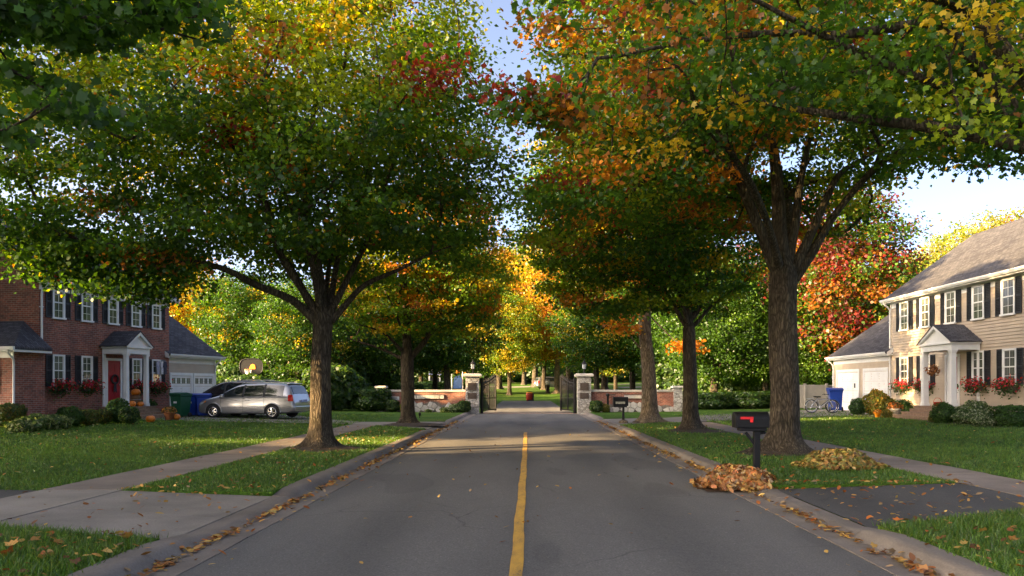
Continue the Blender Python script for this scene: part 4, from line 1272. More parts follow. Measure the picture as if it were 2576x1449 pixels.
# ------------------------------------------------------------------ gate walls, pillars, lanterns, iron gates
def voronoi_stones(x0, x1, z0, z1, topf, cell, seed, gap=.018):
    r = np.random.default_rng(seed); pts = []
    nx = int((x1-x0)/cell[0])+1; nz = int((z1-z0)/cell[1])+1
    for i in range(-1, nx+1):
        for j in range(-1, nz+1):
            pts.append((x0+(i+.5*(j % 2)+r.uniform(.15, .85))*cell[0], z0+(j+r.uniform(.15, .85))*cell[1]))
    pts = np.array(pts); out = []
    for i, p in enumerate(pts):
        if not (x0 < p[0] < x1 and z0-.02 < p[1] < topf(p[0])): continue
        poly = [(x0, z0), (x1, z0), (x1, z1), (x0, z1)]
        for q in pts:
            if q is p or (q == p).all() or abs(q[0]-p[0]) > 3*cell[0] or abs(q[1]-p[1]) > 3*cell[1]: continue
            n = q-p; L = np.linalg.norm(n); n = n/L; m = L/2-gap/2
            np_ = []
            for a, b in zip(poly, poly[1:]+poly[:1]):
                da = (a[0]-p[0])*n[0]+(a[1]-p[1])*n[1]-m; db = (b[0]-p[0])*n[0]+(b[1]-p[1])*n[1]-m
                if da <= 0: np_.append(a)
                if da*db < 0:
                    t = da/(da-db); np_.append((a[0]+(b[0]-a[0])*t, a[1]+(b[1]-a[1])*t))
            poly = np_
            if len(poly) < 3: break
        if len(poly) >= 3: out.append((p, poly))
    return out

def stones_mesh(stones, y, depth, seed):
    mb = MB(); r = np.random.default_rng(seed)
    for c, poly in stones:
        d = depth*r.uniform(.7, 1.2); P = np.array(poly); cc = P.mean(0); n = len(P)
        ins = cc+(P-cc)*.86
        vs = [(a, y+.02, b) for a, b in P]+[(a, y-d*.7, b) for a, b in cc+(P-cc)*.985]+[(a, y-d, b) for a, b in ins]
        fs = []
        for i in range(n):
            j = (i+1) % n; fs += [(i, j, n+j, n+i), (n+i, n+j, 2*n+j, 2*n+i)]
        fs.append(tuple(range(2*n, 3*n))); mb.add(vs, fs, 0, False)
    return mb

def pier(mb, x, y, w, z0, z1): mb.box(x-w/2, x+w/2, y-w/2, y+w/2, z0, z1)

def cap(x, y, w, z, mb=None, h=.15):
    mb = mb or MB()
    a = w/2; vs = []
    for (k, zz) in ((a*.97, z), (a, z+.03), (a, z+h*.7), (a*.86, z+h)):
        vs += [(x-k, y-k, zz), (x+k, y-k, zz), (x+k, y+k, zz), (x-k, y+k, zz)]
    fs = [(3,2,1,0), (12,13,14,15)]
    for i in range(3):
        for k in range(4):
            k2 = (k+1) % 4; fs.append((i*4+k, i*4+k2, i*4+4+k2, i*4+4+k))
    return mb.add(vs, fs)

def gate_wall(x0, x1, end, lab, seed, topf, signs):
    """x0..x1 brick stretch at y 51.2..51.55; end = x of the end pier"""
    z = .12; t = thing('gate_wall', lab, 'wall', (0, 51.3, 0))
    MB().box(x0, x1, 0, .32, -.1, 1.42).build('brick_panel', m_brick, t)
    c = MB(); k = 6
    for i in range(k):
        a = x0+(x1-x0)*i/k; b = x0+(x1-x0)*(i+1)/k
        dz = random.uniform(-.006, .006); c.box(a+.006, b-.006, -.06, .38, 1.42+.002+dz, 1.56+dz)
    c.build('coping', m_cope, t, bevel=.012)
    xs_ = np.linspace(x0+.02, x1-.02, 40); MB().prism([(x0+.02, -.05), (x1-.02, -.05)]+[(u, topf(u)+.03) for u in xs_[::-1]], lambda u, v, s_: (u, s_, v), -.035, .0).build('mortar_bed', M('mortar', (.13,.115,.1), .95, var=.3, vs=12), t)
    st = voronoi_stones(x0+.02, x1-.02, .1, 1.0, topf, (.46, .3), seed)
    stones_mesh(st, 0, .1, seed).build('stone_base', m_stones, t)
    p = MB(); pier(p, end, .16, .56, -.1, 1.66); pr = p.build('end_pier', m_stone, t)
    cap(end, .16, .74, 1.662).build('pier_cap', m_cope, pr)
    for (a, b, z0, z1, kind) in signs:
        if kind == 'stone':
            s = MB(); n = 7
            for i in range(n):
                u = a+(b-a)*i/n; v = a+(b-a)*(i+1)/n; s.box(u+.006, v-.006, -.11-random.uniform(0, .015), 0.01, z0, z1)
            o = s.build('name_stone', m_cope, t, bevel=.01)
            MB().box(a-.03, b+.05, -.05, .01, z1+.004, z1+.05).build('dark_ledge', m_shut, o)  # near-black ledge along the top of the name stone
        else:
            o = MB().box(a, b, -.03, .01, z0, z1).build('notice_plate', m_white, t)
            l = MB()
            for i in range(4):
                l.box(a+.05, b-.05-.1*(i % 2), -.034, -.031, z0+.04+i*(z1-z0-.06)/4, z0+.065+i*(z1-z0-.06)/4)
            l.build('lettering', m_shut, o)
    return t
gate_wall(-9.05, -3.86, -9.35, 'brick and rubble wall left of the gate with a long pale name stone', 5, lambda x: .30+.42*math.exp(-((x+6.2)/1.9)**2)+.08*math.sin(x*5),
          [(-7.3, -5.25, .98, 1.2, 'stone'), (-8.75, -8.15, .9, 1.12, 'plate')])
gate_wall(4.24, 9.55, 9.83, 'brick and rubble wall right of the gate behind the far mailbox', 6, lambda x: .42+.3*math.exp(-((x-7)/1.6)**2)+.08*math.sin(x*5),
          [(6.35, 7.9, 1.0, 1.2, 'stone')])

def lantern(x, y, z, lab):
    t = thing('gate_lantern', lab, 'lantern', (x, y, z), 0, 'lanterns on the gate pillars')
    mb = MB(); mb.lathe([(.09,0),(.1,.03),(.05,.06),(.035,.1),(.03,.24),(.05,.27),(.1,.3),(.12,.31)], 12); mb.build('stem', m_iron, t)
    MB().lathe([(.10,.312),(.145,.62),(.143,.63)], 6, smooth=False).build('lamp_glass', m_lamp, t)
    c = MB(); c.lathe([(.19,.632),(.17,.66),(.1,.75),(.05,.78),(.05,.82),(.02,.86),(.015,.92),(.001,.95)], 12)
    for k in range(6):
        a = 2*math.pi*k/6; c.bar((.105*math.cos(a), .105*math.sin(a), .31), (.152*math.cos(a), .152*math.sin(a), .635), .018)
    c.build('lamp_cage', m_iron, t)

for x, lab, lab2 in ((-3.42, 'tall stone gate pillar with two bronze plaques left of the open gate', 'black lantern on top of the left stone gate pillar'),
               (3.78, 'tall stone gate pillar with two bronze plaques right of the open gate', 'black lantern on top of the right stone gate pillar')):
    t = thing('gate_pillar', lab, 'pillar', (x, 51.46, 0), 0, 'stone gate pillars')
    p = MB(); pier(p, 0, 0, .86, -.1, 2.4); p.build('pillar_shaft', m_stone, t)
    cap(0, 0, 1.16, 2.402, h=.2).build('pillar_cap', m_cope, t)
    for z0, z1 in ((1.52, 2.0), (.98, 1.36)):
        o = MB().box(-.28, .28, -.462, -.432, z0, z1).build('plaque', m_bronze, t, bevel=.008)
        l = MB()
        n = int((z1-z0)/.075)
        for i in range(n): l.box(-.22+.03*(i % 3), .22-.04*((i*2) % 3), -.466, -.463, z0+.05+i*.07, z0+.075+i*.07)
        l.build('raised_lettering', M('worn_bronze', (.13,.1,.08), .4, .5), o)
    lantern(x+.02, 51.46, 2.6, lab2)

def iron_gate(hx, hy, ang, sg, lab):
    """leaf of 2.5 m hinged at (hx,hy), swung inwards"""
    t = thing('iron_gate', lab, 'gate', (hx, hy, .03), ang, 'open gate leaves')
    L = 2.7; f = MB()
    f.box(-.08, .08, -.08, .08, 0, 2.3); f.box(L-.07, L+.07, -.06, .06, .1, 2.5)
    f.box(L*.5-.05, L*.5+.05, -.035, .035, .15, 2.3)
    f.box(.06, L-.05, -.025, .025, .14, .22); f.box(.06, L-.05, -.024, .024, .95, 1.0)
    arc = [(.06+(L-.1)*u, 0, 1.95+.5*(u**1.6)) for u in np.linspace(0, 1, 12)]
    f.tube(arc, .045, 6); f.tube([(a, b, c-.22) for a, b, c in arc], .018, 6)
    f.build('gate_frame', m_iron, t)
    b = MB()
    for i in range(1, 18):
        u = i/18; x = .06+(L-.1)*u; zt = 1.95+.5*(u**1.6); b.tube([(x, 0, .2), (x, 0, zt+.14)], .02, 5); b.lathe([(.022,0),(.02,.02),(.001,.1)], 5, (x, 0, zt+.13))
    b.build('picket_bars', m_iron, t)
    s = MB()
    for i in range(6):
        x = .3+i*.4
        s.tube([(x+.09*math.cos(a)*(1-a/14), 0, 1.1+.09*math.sin(a)*(1-a/14)+.0) for a in np.linspace(0, 9, 22)], .01, 4)
    s.build('scrolls', m_iron, t)
iron_gate(-2.85, 51.7, R(73), 1, 'open black iron gate leaf hinged on the left stone pillar')
iron_gate(3.22, 51.7, R(107), -1, 'open black iron gate leaf hinged on the right stone pillar')

# ------------------------------------------------------------------ mailboxes
b = G(1903, 1192); t = thing('mailbox', 'large black mailbox with a red flag on a black post at the kerb', 'mailbox', b)
MB().box(-.055, .055, -.055, .055, -.2, .80).build('post', m_blackplas, t, bevel=.008)
W, Lb, z0, hh = .14, .6, .82, .15
prof = [(-W, 0), (W, 0), (W, hh)] + [(W*math.cos(a), hh+.14*math.sin(a)) for a in np.linspace(.12, math.pi-.12, 14)] + [(-W, hh)]
fx = lambda u, v, s: (s, u, v)
bx = MB(); bx.prism(prof, fx, -.39, .20); o = bx.build('box', m_blackplas, t, bevel=.007, loc=(0, 0, z0+.03))
MB().prism([(u*1.05, v*1.02-.004) for u, v in prof], fx, -.415, -.392).build('door', m_blackplas, t, bevel=.006, loc=(0, 0, z0+.03))
MB().box(-.33, .16, -.115, .115, -.06, .0).build('tray', m_blackplas, t, bevel=.01, loc=(0, 0, z0+.028))
MB().bar((0, 0, .5), (-.2, 0, .76), .05, .05).build('bracket', m_blackplas, t)
MB().tube([(.05, 0, .74), (.14, 0, .76), (.16, 0, .745)], .028, 8).build('arm_knob', m_blackplas, t)
fl = MB(); fl.prism([(-.33, .2), (-.1, .2), (-.1, .1), (-.155, .1), (-.165, .155), (-.33, .155)], lambda u, v, s: (u, s, v), -.162, -.146); fl.lathe([(.018,0),(.018,.03),(.012,.034)], 10, (-.12, -.14, .14), axis=Matrix.Rotation(R(90), 3, 'X')); fl.build('flag', m_flag, o, bevel=.003)

b = G(1568, 1062); t = thing('mailbox', 'far black mailbox on a thin post with a pale newspaper in its slot', 'mailbox', b)
MB().tube([(0,0,-.1),(.0,0,.7)], [.06,.055], 10).build('post', m_blackplas, t)
MB().lathe([(.22,-.04),(.2,.06),(.1,.1),(.06,.12)], 12).build('post_base', m_bark2, t)
pf = [(-.17, 0), (.17, 0), (.17, .26)] + [(.17*math.cos(a), .26+.16*math.sin(a)) for a in np.linspace(.12, math.pi-.12, 10)] + [(-.17, .26)]
bx = MB(); bx.prism(pf, fx, -.42, .26); o = bx.build('box', m_blackplas, t, bevel=.01, loc=(-.05, 0, .74))
MB().box(-.4, .2, -.14, .14, -.05, .0).build('tray', m_blackplas, t, loc=(-.05, 0, .735))
nb = MB(); nb.box(-.32, .1, -.26, -.175, .1, .2); nb.build('newspaper', M('newsprint', (.4,.37,.28), .9, var=.4, vs=20), t, loc=(-.05, 0, .74))
b = G(1529, 1037); t = thing('lamp_bollard', 'slim black post with a side arm on the lawn left of the far mailbox', 'post', b)
MB().lathe([(.2,-.05),(.17,.06),(.09,.14),(.075,.2),(.07,1.0),(.11,1.04),(.12,1.2),(.09,1.22)], 12).build('shaft', m_blackplas, t)
MB().tube([(.05,0,1.1),(.3,0,1.12),(.46,0,1.1)], .03, 8).build('arm', m_blackplas, t)
b = G(1056, 1052); t = thing('ground_spotlight', 'small dark garden spotlight on the lawn before the left gate wall', 'light', b)
MB().tube([(0,0,-.05),(0,0,.14)], .02, 6).build('stake', m_blackplas, t); MB().lathe([(.03,0),(.06,.05),(.07,.16),(.06,.165)], 10, (0,0,.12)).build('lamp_head', m_blackplas, t)

# tan fence by the garage
t = thing('vinyl_fence', 'tan vinyl board fence left of the tan garage', 'fence', (16.7, 51.5, float(gz(17, 51))), 0); t.scale = (1, 1, .9)
p = MB(); n = 32; L = 4.2
for i in range(n): p.box(i*L/n+.006, (i+1)*L/n-.006, .0, .025, .1, 1.62)
p.box(0, L, .005, .02, .1, 1.62); p.build('boards', m_fence, t)
r_ = MB(); r_.box(0, L, -.03, .05, 1.622, 1.76); r_.box(0, L, -.025, .0, .12, .26); r_.box(0, L, -.02, .0, .5, .56); r_.build('rails', m_fence, t)
for i in range(4):
    x = i*L/3; q = MB(); q.box(x-.06, x+.06, -.07, .07, -.1, 1.8); cap(x, 0, .16, 1.802, q, .05); q.build('post', m_fence, t)

# basketball hoop
b = np.array([-16.9, 56.0, float(gz(-16.9, 56))]); bz = b[2]
cx, cz = (632-HX)*56/F, EYE+(HY-922)*56/F
t = thing('basketball_hoop', 'dark basketball backboard with white net above the shrubs behind the minivan', 'hoop', (cx, 56, bz)); cz -= bz
rb = [(.82*math.copysign(abs(math.cos(a))**.6, math.cos(a)), .56*math.copysign(abs(math.sin(a))**.7, math.sin(a))) for a in np.linspace(0, 2*math.pi, 29)[:-1]]
MB().prism(rb, lambda u, v, s: (u, s, v+cz), 0, .05).build('backboard', m_mesh, t)
MB().tube([(u, -.01, v+cz) for u, v in rb+rb[:1]], .03, 5).build('board_edge', m_blackplas, t)
MB().prism([(-.16,-.18),(.3,-.18),(.27,.1),(.12,.18),(-.02,.12)], lambda u, v, s: (u, s, v+cz), -.03, -.005).build('target_panel', m_orange, t)
MB().tube([(-.1+.23*math.cos(a), -.32+.23*math.sin(a), cz-.22) for a in np.linspace(0, 6.283, 20)], .014, 5).build('rim', m_orange, t)
nt_ = MB()
for k in range(12):
    a = 2*math.pi*k/12; a2 = 2*math.pi*(k+1.5)/12
    for q in (a2, a-2*math.pi*.5/12): nt_.tube([(-.1+.23*math.cos(a), -.32+.23*math.sin(a), cz-.23), (-.1+.12*math.cos(q), -.32+.12*math.sin(q), cz-.7)], .012, 4)
nt_.build('net', m_net, t)
MB().tube([(.1,.6,-.2),(.1,.6,cz-.5),(.05,.08,cz)], .06, 8).build('pole', m_iron, t)

# things in the park
def bin_(loc, rz, mat, lab, group=None, s=1.0):
    t = thing('wheelie_bin', lab, 'bin', loc, rz, group); t.scale = (s, s, s)
    vs = []
    for z, wx, wy in ((.06,.23,.25),(.12,.24,.26),(.9,.28,.33),(.95,.31,.36),(1.0,.31,.36)):
        vs += [(-wx,-wy,z),(wx,-wy,z),(wx,wy,z),(-wx,wy,z)]
    fs = [(3,2,1,0),(16,17,18,19)]
    for i in range(4):
        for k in range(4): fs.append((i*4+k, i*4+(k+1) % 4, i*4+4+(k+1) % 4, i*4+4+k))
    o = MB().add(vs, fs).build('body', mat, t, bevel=.02)
    l = MB(); l.prism([(-.4,0),(.36,0),(.36,.03),(.0,.09),(-.3,.07),(-.4,.03)], lambda u, v, q: (q, u, v+1.002), -.325, .325); l.build('lid', mat, t, bevel=.012)
    h = MB(); h.tube([(-.26,.4,.98),(.26,.4,.98)], .02, 6); h.box(-.26,-.22,.33,.4,.95,.99); h.box(.22,.26,.33,.4,.95,.99); h.build('handle', mat, t)
    MB().box(-.08, .08, -.345, -.325, .62, .7).build('label_plate', m_white, t)
    for sx in (-1, 1):
        MB().lathe([(.0,-.03),(.1,-.03),(.11,-.015),(.11,.015),(.1,.03),(.0,.03)], 14, (sx*.27, .24, .11), axis=Matrix.Rotation(R(90), 3, 'Y')).build('wheel', m_rubber, t)
    return t
def gp(px, py, z): return G(px, py, z)
bl = gp(455, 1050, .27); bin_(bl, R(-20), m_greenbin, 'green wheelie bin standing left of the two blue bins by the brick house', s=1.1)
bl = gp(489, 1047, .27); bin_(bl, R(-12), m_bluebin, 'narrow blue wheelie bin between the green bin and the other blue bin', s=1.05)
bl = gp(513, 1048, .27); bin_(bl, R(15), m_bluebin, 'blue wheelie bin closest to the front of the silver minivan', s=1.05)
bl = gp(2104, 1034, .3); bin_((17.75, 45.6, .33), R(170), m_bluebin, 'blue wheelie bin behind the bicycle at the tan garage', s=1.25)
for px, lab in ((1346, 'small blue bin left of another in the distant park'), (1376, 'small blue bin beside the far grey car in the park')):
    Y = 135; x = (px-HX)*Y/F; bin_((x, Y, float(gz(x, Y))+.03), 0, m_bluebin, lab, s=1.5)

x, Y = .45, 76.5; t = thing('litter_bin', 'squat red and dark litter bin at the end of the park drive', 'bin', (x, Y, float(gz(x, Y))+.03))
MB().box(-.34,.34,-.25,.25,0,.1).build('base', m_blackplas, t)
q = MB(); q.lathe([(.26,.1),(.3,.12),(.33,.6),(.33,.7),(.3,.74)], 14, (-.08,0,0)); q.build('drum', m_redbin, t)
MB().box(.2,.36,-.2,.2,.1,.72).build('side_cabinet', m_blackplas, t, bevel=.02)
MB().lathe([(.36,.742),(.36,.78),(.25,.84),(.1,.86)], 14, (-.05,0,0)).build('lid', m_orange, t); MB().lathe([(.1,.862),(.26,.9),(.24,.92)], 12, (-.05,0,0)).build('lid_hood', m_blackplas, t)
x, Y = (1378-HX)*100/F, 100; t = thing('stone_planter', 'pale planter on a dark wooden stump by the far pale trunk', 'planter', (x, Y, float(gz(x, Y))))
MB().lathe([(.34,-.1),(.26,.2),(.22,.7),(.24,1.05),(.2,1.1)], 10).build('stump', m_bark, t); MB().lathe([(.2,1.102),(.34,1.2),(.3,1.4),(.34,1.5),(.2,1.7),(.05,1.76)], 12).build('urn', m_cope, t)

Y = 92; x = (1093-HX)*Y/F; z = float(gz(x, Y)); t = thing('park_shelter', 'small white shelter with pale blue awning behind the left gate wall', 'shelter', (x, Y, z), R(10)); t.scale = (1, 1, 1)
for sx in (-.6, .6):
    for sy in (-.5, .5): MB().box(sx-.05, sx+.05, sy-.05, sy+.05, -.1, 2.2).build('post', m_white, t)
MB().prism([(-.75,2.2),(.75,2.25),(.7,2.75),(-.6,2.75)], lambda u, v, s: (u, s, v), -.65, -.6).build('awning_front', m_paleblue, t); MB().box(-.7,.7,-.6,.7,2.76,2.84).build('shelter_roof', m_white, t); MB().box(-.55,.55,.4,.46,0,2.0).build('back_panel', m_shut, t)
Y = 88; x = (1152-HX)*Y/F; z = float(gz(x, Y)); t = thing('play_frame', 'blue and orange play frame behind the thick grey trunk in the park', 'play frame', (x, Y, z))
bp = MB(); bp.prism([(-.55,.8),(.4,.8),(.45,1.9),(.2,2.3),(-.4,2.1)], lambda u, v, s: (u, s, v), -.1, .1); bp.build('blue_panel', M('blue_board', (.01,.04,.14), .6, var=.4, vs=6), t)
MB().prism([(.75,2.6),(1.0,2.6),(1.5,1.0),(1.2,1.0)], lambda u, v, s: (u, s, v), -.25, .25).build('slide', m_orange, t)
MB().lathe([(.02,2.5),(.22,2.55),(.2,2.8),(.02,2.85)], 10).build('finial', m_orange, t)
for sx in (-.7, .5, .95): MB().box(sx-.05, sx+.05, -.05, .05, -.1, 2.7).build('post', m_white, t)
Y = 70; x = (1818-HX)*Y/F; z = float(gz(x, Y)); t = thing('sign_post', 'white post with slim lilac banner behind the right gate wall', 'sign', (x, Y, z))
MB().box(-.1,.1,-.1,.1,-.1,1.6).build('post', m_white, t); MB().tube([(0,0,1.6),(0,0,3.3)], .03, 6).build('pole', m_steel, t); MB().prism([(-.07,1.95),(.07,1.9),(.12,2.4),(.1,3.0),(.0,3.25),(-.1,2.9)], lambda u, v, s: (u, s, v), -.03, -.01).build('banner', m_paleblue, t)
for zz in (.55, 1.15): MB().box(-1.5,-.1,-.05,.05,zz,zz+.3).build('rail', m_white, t)
MB().box(-1.62,-1.5,-.08,.08,-.1,1.55).build('rail_post', m_white, t)
# ------------------------------------------------------------------ fallen leaves, leaf piles, soil rings
LC = np.array([(.36,.17,.05), (.42,.22,.06), (.26,.11,.035), (.45,.28,.08), (.16,.07,.03), (.5,.33,.1), (.38,.12,.03), (.3,.2,.11)])
def kz(x, y):
    o = XL-x if x < 0 else x-XR
    if o < 0: return .014
    h = kh(y, DROPS_L if x < 0 else DROPS_R)
    if o < .695: return float(np.interp(o, [0, .31, .36, .44, .56], [.011, .006, .014, h*.8, h+.004]))
    if x < 0 and x > -6.2 and 8.4 < y < 12.1: return apL(x, y)+.006
    if x > 0 and x < 7.2 and 9.2 < y < 12.9: return apR(x, y)+.01
    if 6.2 < -x < 7.42 or 7.2 < x < 8.42: return .145
    return .12+.018*max(0, abs(x)-7.4)+.03
def litter(P, size, seed, tilt=.25, cols=LC):
    r = np.random.default_rng(seed); n = len(P)
    Z = np.array([kz(a, b) for a, b in P]); s = size*r.uniform(.6, 1.35, n)
    C = np.stack([P[:,0], P[:,1], Z+s*.12+.004], 1)
    nr = r.normal(0, tilt, (n, 3))+[0,0,1]
    col = cols[r.integers(0, len(cols), n)]*r.uniform(.6, 1.2, (n, 1))
    return C, s, nr, col
r = np.random.default_rng(99); PP = []
def uni(n, x0, x1, y0, y1): return np.stack([r.uniform(min(x0, x1), max(x0, x1), n), r.uniform(y0, y1, n)], 1)
def nearw(n, x0, x1, y0, y1, p=.5):
    u = r.uniform(size=n); y = (y0**p+(y1**p-y0**p)*u)**(1/p); return np.stack([r.uniform(min(x0, x1), max(x0, x1), n), y], 1)
PP.append(nearw(90, XL, XR, 5, 34)); 
for x0, sg in ((XL, -1), (XR, 1)):                       # gutters, gathered in drifts
    n = 2300; y = r.uniform(5.5, 40, n); y = y[(np.sin(y*1.9+sg)+.6*np.sin(y*4.3)+r.normal(0, .8, len(y))) > -.3]
    PP.append(np.stack([x0+sg*(.29+r.normal(0, .05, len(y))), y], 1))
    n = 260; PP.append(np.stack([x0+sg*r.normal(.12, .22, n), r.uniform(5.5, 40, n)], 1))
PP += [nearw(90, -3.85, -7.4, 8.6, 12), nearw(150, 4, 7.2, 9.3, 12.9), nearw(40, 7.2, 16, 11, 13), uni(110, 4, 7.2, 12.7, 13.2), uni(50, -6.2, -3.9, 12.0, 12.5), uni(60,-7.5,-6.1,12,33), uni(60,7.1,8.5,10,34)]
PP += [uni(130, -6.2, -3.9, 6.4, 8.5), uni(150, 3.95, 7.2, 6.4, 10.2), nearw(250, -6.2, -3.85, 12.3, 30), nearw(200, 4.05, 7.2, 13.2, 32), nearw(340, -18, -7.5, 12.5, 34), nearw(220, 8.5, 20, 12.5, 34)]
P_ = np.concatenate(PP)
C, s, nr, col = litter(P_, .072, 5, .3)
V, Fc, cc = leaf_cloud(C, s, nr, col, OVAL*1.15, -.5, 6)
big = litter(np.concatenate([uni(26, -6, -3.9, 6.4, 8.3), uni(30, 4, 7, 6.4, 9.8), uni(14, 3.5, 3.75, 6.6, 9)]), .12, 7, .35)
V2, F2, c2_ = leaf_cloud(*big[:3], big[3], MAPLE, -.4, 8)
o = np_obj('fallen_leaves', V, Fc, m_leafdry, None, cc); o['kind'] = 'stuff'
o = np_obj('fallen_leaves', V2, F2, m_leafdry, None, c2_); o['kind'] = 'stuff'

def pile(cx, cy, z, rx, ry, h, n, cols, lab, seed):
    r = np.random.default_rng(seed)
    t = thing('leaf_pile', lab, 'leaf pile', (cx, cy, z), 0)
    def H(x, y):
        q = (x/rx)**2+(y/ry)**2+.22*np.sin(x*6+seed)*np.sin(y*5)+.12*np.sin(x*13+1)*np.sin(y*11+seed)
        return h*np.clip(1-q, 0, 1)**.8
    core = []; fs = []; m = 22
    for i in range(m+1):
        for j in range(m+1):
            x = -rx*1.1+2.2*rx*i/m; y = -ry*1.1+2.2*ry*j/m; core.append((x, y, float(H(x, y))*.86-.012))
    for i in range(m):
        for j in range(m): fs.append((i*(m+1)+j, (i+1)*(m+1)+j, (i+1)*(m+1)+j+1, i*(m+1)+j+1))
    q = MB(); q.add(core, fs, 0, True); q.build('packed_core', M('leaf_mould', (.07,.035,.016), .95, var=.6, vs=30, bmp=.8), t)
    a = r.uniform(0, 6.283, n); rr = np.where(r.uniform(size=n) < .84, np.sqrt(r.uniform(0, 1.05, n)), r.uniform(.95, 1.3, n)); x = rx*rr*np.cos(a); y = ry*rr*np.sin(a); zz = H(x, y)
    e = .02; gx_ = (H(x+e, y)-H(x-e, y))/(2*e); gy_ = (H(x, y+e)-H(x, y-e))/(2*e)
    nr = np.stack([-gx_*.8, -gy_*.8, np.ones(n)], 1)+r.normal(0, .75, (n, 3))
    C = np.stack([x, y, zz+r.uniform(0, .05, n)+.012], 1)
    V, Fc, cc = leaf_cloud(C, r.uniform(.07, .125, n), nr, np.array(cols)[r.integers(0, len(cols), n)]*r.uniform(.5, 1.2, (n, 1)), OVAL*1.2, -.55, seed+3)
    np_obj('loose_leaves', V, Fc, m_leafdry, t, cc)
pile(3.62, 13.5, .03, .62, .56, .27, 2600, [(.36,.16,.05), (.42,.22,.07), (.24,.1,.035), (.5,.32,.1), (.15,.07,.03), (.4,.13,.04), (.34,.24,.14)], 'heap of orange brown leaves raked into the gutter by the near mailbox', 31)
pile(6.25, 15.8, .12, .70, .58, .29, 2400, [(.36,.24,.07), (.3,.25,.06), (.2,.2,.05), (.42,.24,.07), (.25,.13,.05), (.16,.17,.05)], 'heap of yellow green leaves on the grass right of the big right trunk', 33)

def soil_ring(b_, rad, seed, tail=(0, 0)):
    r = np.random.default_rng(seed); v = [(b_[0], b_[1], b_[2]+.09)]; n = 40; f = []
    for k in range(n):
        a = 2*math.pi*k/n
        q = rad*(1+.16*math.sin(3*a+seed)+.1*math.sin(7*a)); q += max(0, math.cos(a)*tail[0]+math.sin(a)*tail[1])
        for u, z in ((.45, .085), (.75, .05), (1, .004)): v.append((b_[0]+q*u*math.cos(a), b_[1]+q*u*math.sin(a), b_[2]+z+r.uniform(-.01, .01)))
    for k in range(n):
        k2 = (k+1) % n; f.append((0, 1+3*k, 1+3*k2, 1+3*k2))
        f += [(1+3*k, 2+3*k, 2+3*k2, 1+3*k2), (2+3*k, 3+3*k, 3+3*k2, 2+3*k2)]
    mb = MB(); mb.add(v, [tuple(dict.fromkeys(q)) for q in f], 0, True); structure(mb.build('bare_soil', m_soil))
soil_ring(b, .8, 1) if False else None
for bb, rd, sd, tl in ((G(806,1130), .72, 1, (.35,-.2)), (G(1025,1068), 1.0, 2, (.5,-.6)), (G(1738,1085), .85, 4, (.3,-.5)), (G(1634,1062), .6, 5, (0,0)), (G(1972,1140), .75, 3, (-.3,-.1))):
    soil_ring(bb, rd, sd, tl)
# ------------------------------------------------------------------ bicycles
def bicycle(loc, rz, lab, mat):
    t = thing('bicycle', lab, 'bicycle', loc, rz)
    for x in (-.56, .56):
        w = MB(); w.tube([(x+.34*math.cos(a), 0, .355+.34*math.sin(a)) for a in np.linspace(0, 6.2832, 33)], .022, 7); wo = w.build('tyre', m_rubber, t)
        w = MB(); w.tube([(x+.312*math.cos(a), 0, .355+.312*math.sin(a)) for a in np.linspace(0, 6.2832, 33)], .014, 6); w.build('rim', m_chrome, wo)
        w = MB()
        for k in range(14):
            a = 2*math.pi*k/14; w.tube([(x, .015*(-1)**k, .355), (x+.31*math.cos(a), 0, .355+.31*math.sin(a))], .0035, 4)
        w.tube([(x,-.05,.355),(x,.05,.355)], .022, 8); w.build('spokes', m_chrome, wo)
        f = MB(); v = []; n = 12
        for k in range(n+1):
            a = .3+2.2*k/n
            for s in (-.035, .035): v.append((x+.385*math.cos(a), s, .355+.385*math.sin(a)))
        f.add(v, [(2*k, 2*k+1, 2*k+3, 2*k+2) for k in range(n)], 0, True); f.build('mudguard', m_steel, t)
    f = MB(); bb = (-.1,0,.3); se = (-.24,0,.78); hd = (.36,0,.8); hb = (.39,0,.68)
    for a, b_ in ((bb, se), (bb, hb), ((-.21,0,.7), (.37,0,.75)), (bb, (-.56,.05,.355)), (bb, (-.56,-.05,.355)), (se, (-.56,.05,.355)), (se, (-.56,-.05,.355)), (hd, hb)): f.tube([a, b_], .02, 7)
    for s in (-.045, .045): f.tube([hb, (.44,s,.62), (.56,s,.355)], .014, 6)
    f.build('frame', mat, t)
    MB().tube([(.36,0,.8),(.34,0,.96),(.33,0,.98)], .016, 6).build('stem', m_chrome, t)
    h = MB(); h.tube([(.18,-.3,.98),(.26,-.28,1.02),(.34,-.1,.99),(.34,.1,.99),(.26,.28,1.02),(.18,.3,.98)], .014, 6); h.build('handlebar', m_blackplas, t)
    s = MB(); s.prism([(-.42,-.09),(-.3,-.09),(-.06,-.02),(-.06,.02),(-.3,.09),(-.42,.09)], lambda u, v, q: (u, v, q), .84, .9); s.tube([(-.24,0,.76),(-.26,0,.86)], .014, 6); s.build('saddle', m_blackplas, t, bevel=.02)
    c = MB(); c.lathe([(.0,-.01),(.09,-.01),(.09,.01),(.0,.01)], 16, (-.1,-.05,.3), axis=Matrix.Rotation(R(90), 3, 'X')); c.bar((-.1,-.07,.3), (-.02,-.07,.16), .02); c.bar((-.1,.07,.3), (-.18,.07,.44), .02); c.box(-.06,.02,-.14,-.07,.145,.165); c.box(-.22,-.14,.07,.14,.43,.45); c.build('crank', m_steel, t)
    b_ = MB(); b_.tube([(-.82,0,.78),(-.42,0,.76)], .012, 5); b_.box(-.82,-.46,-.1,.1,.76,.79); b_.build('carrier', m_steel, t)
    return t
p = G(2068, 1040, .3)
bicycle((p[0], p[1], .325), R(-6), 'silver bicycle parked nearest the lawn before the tan fence', m_steel)
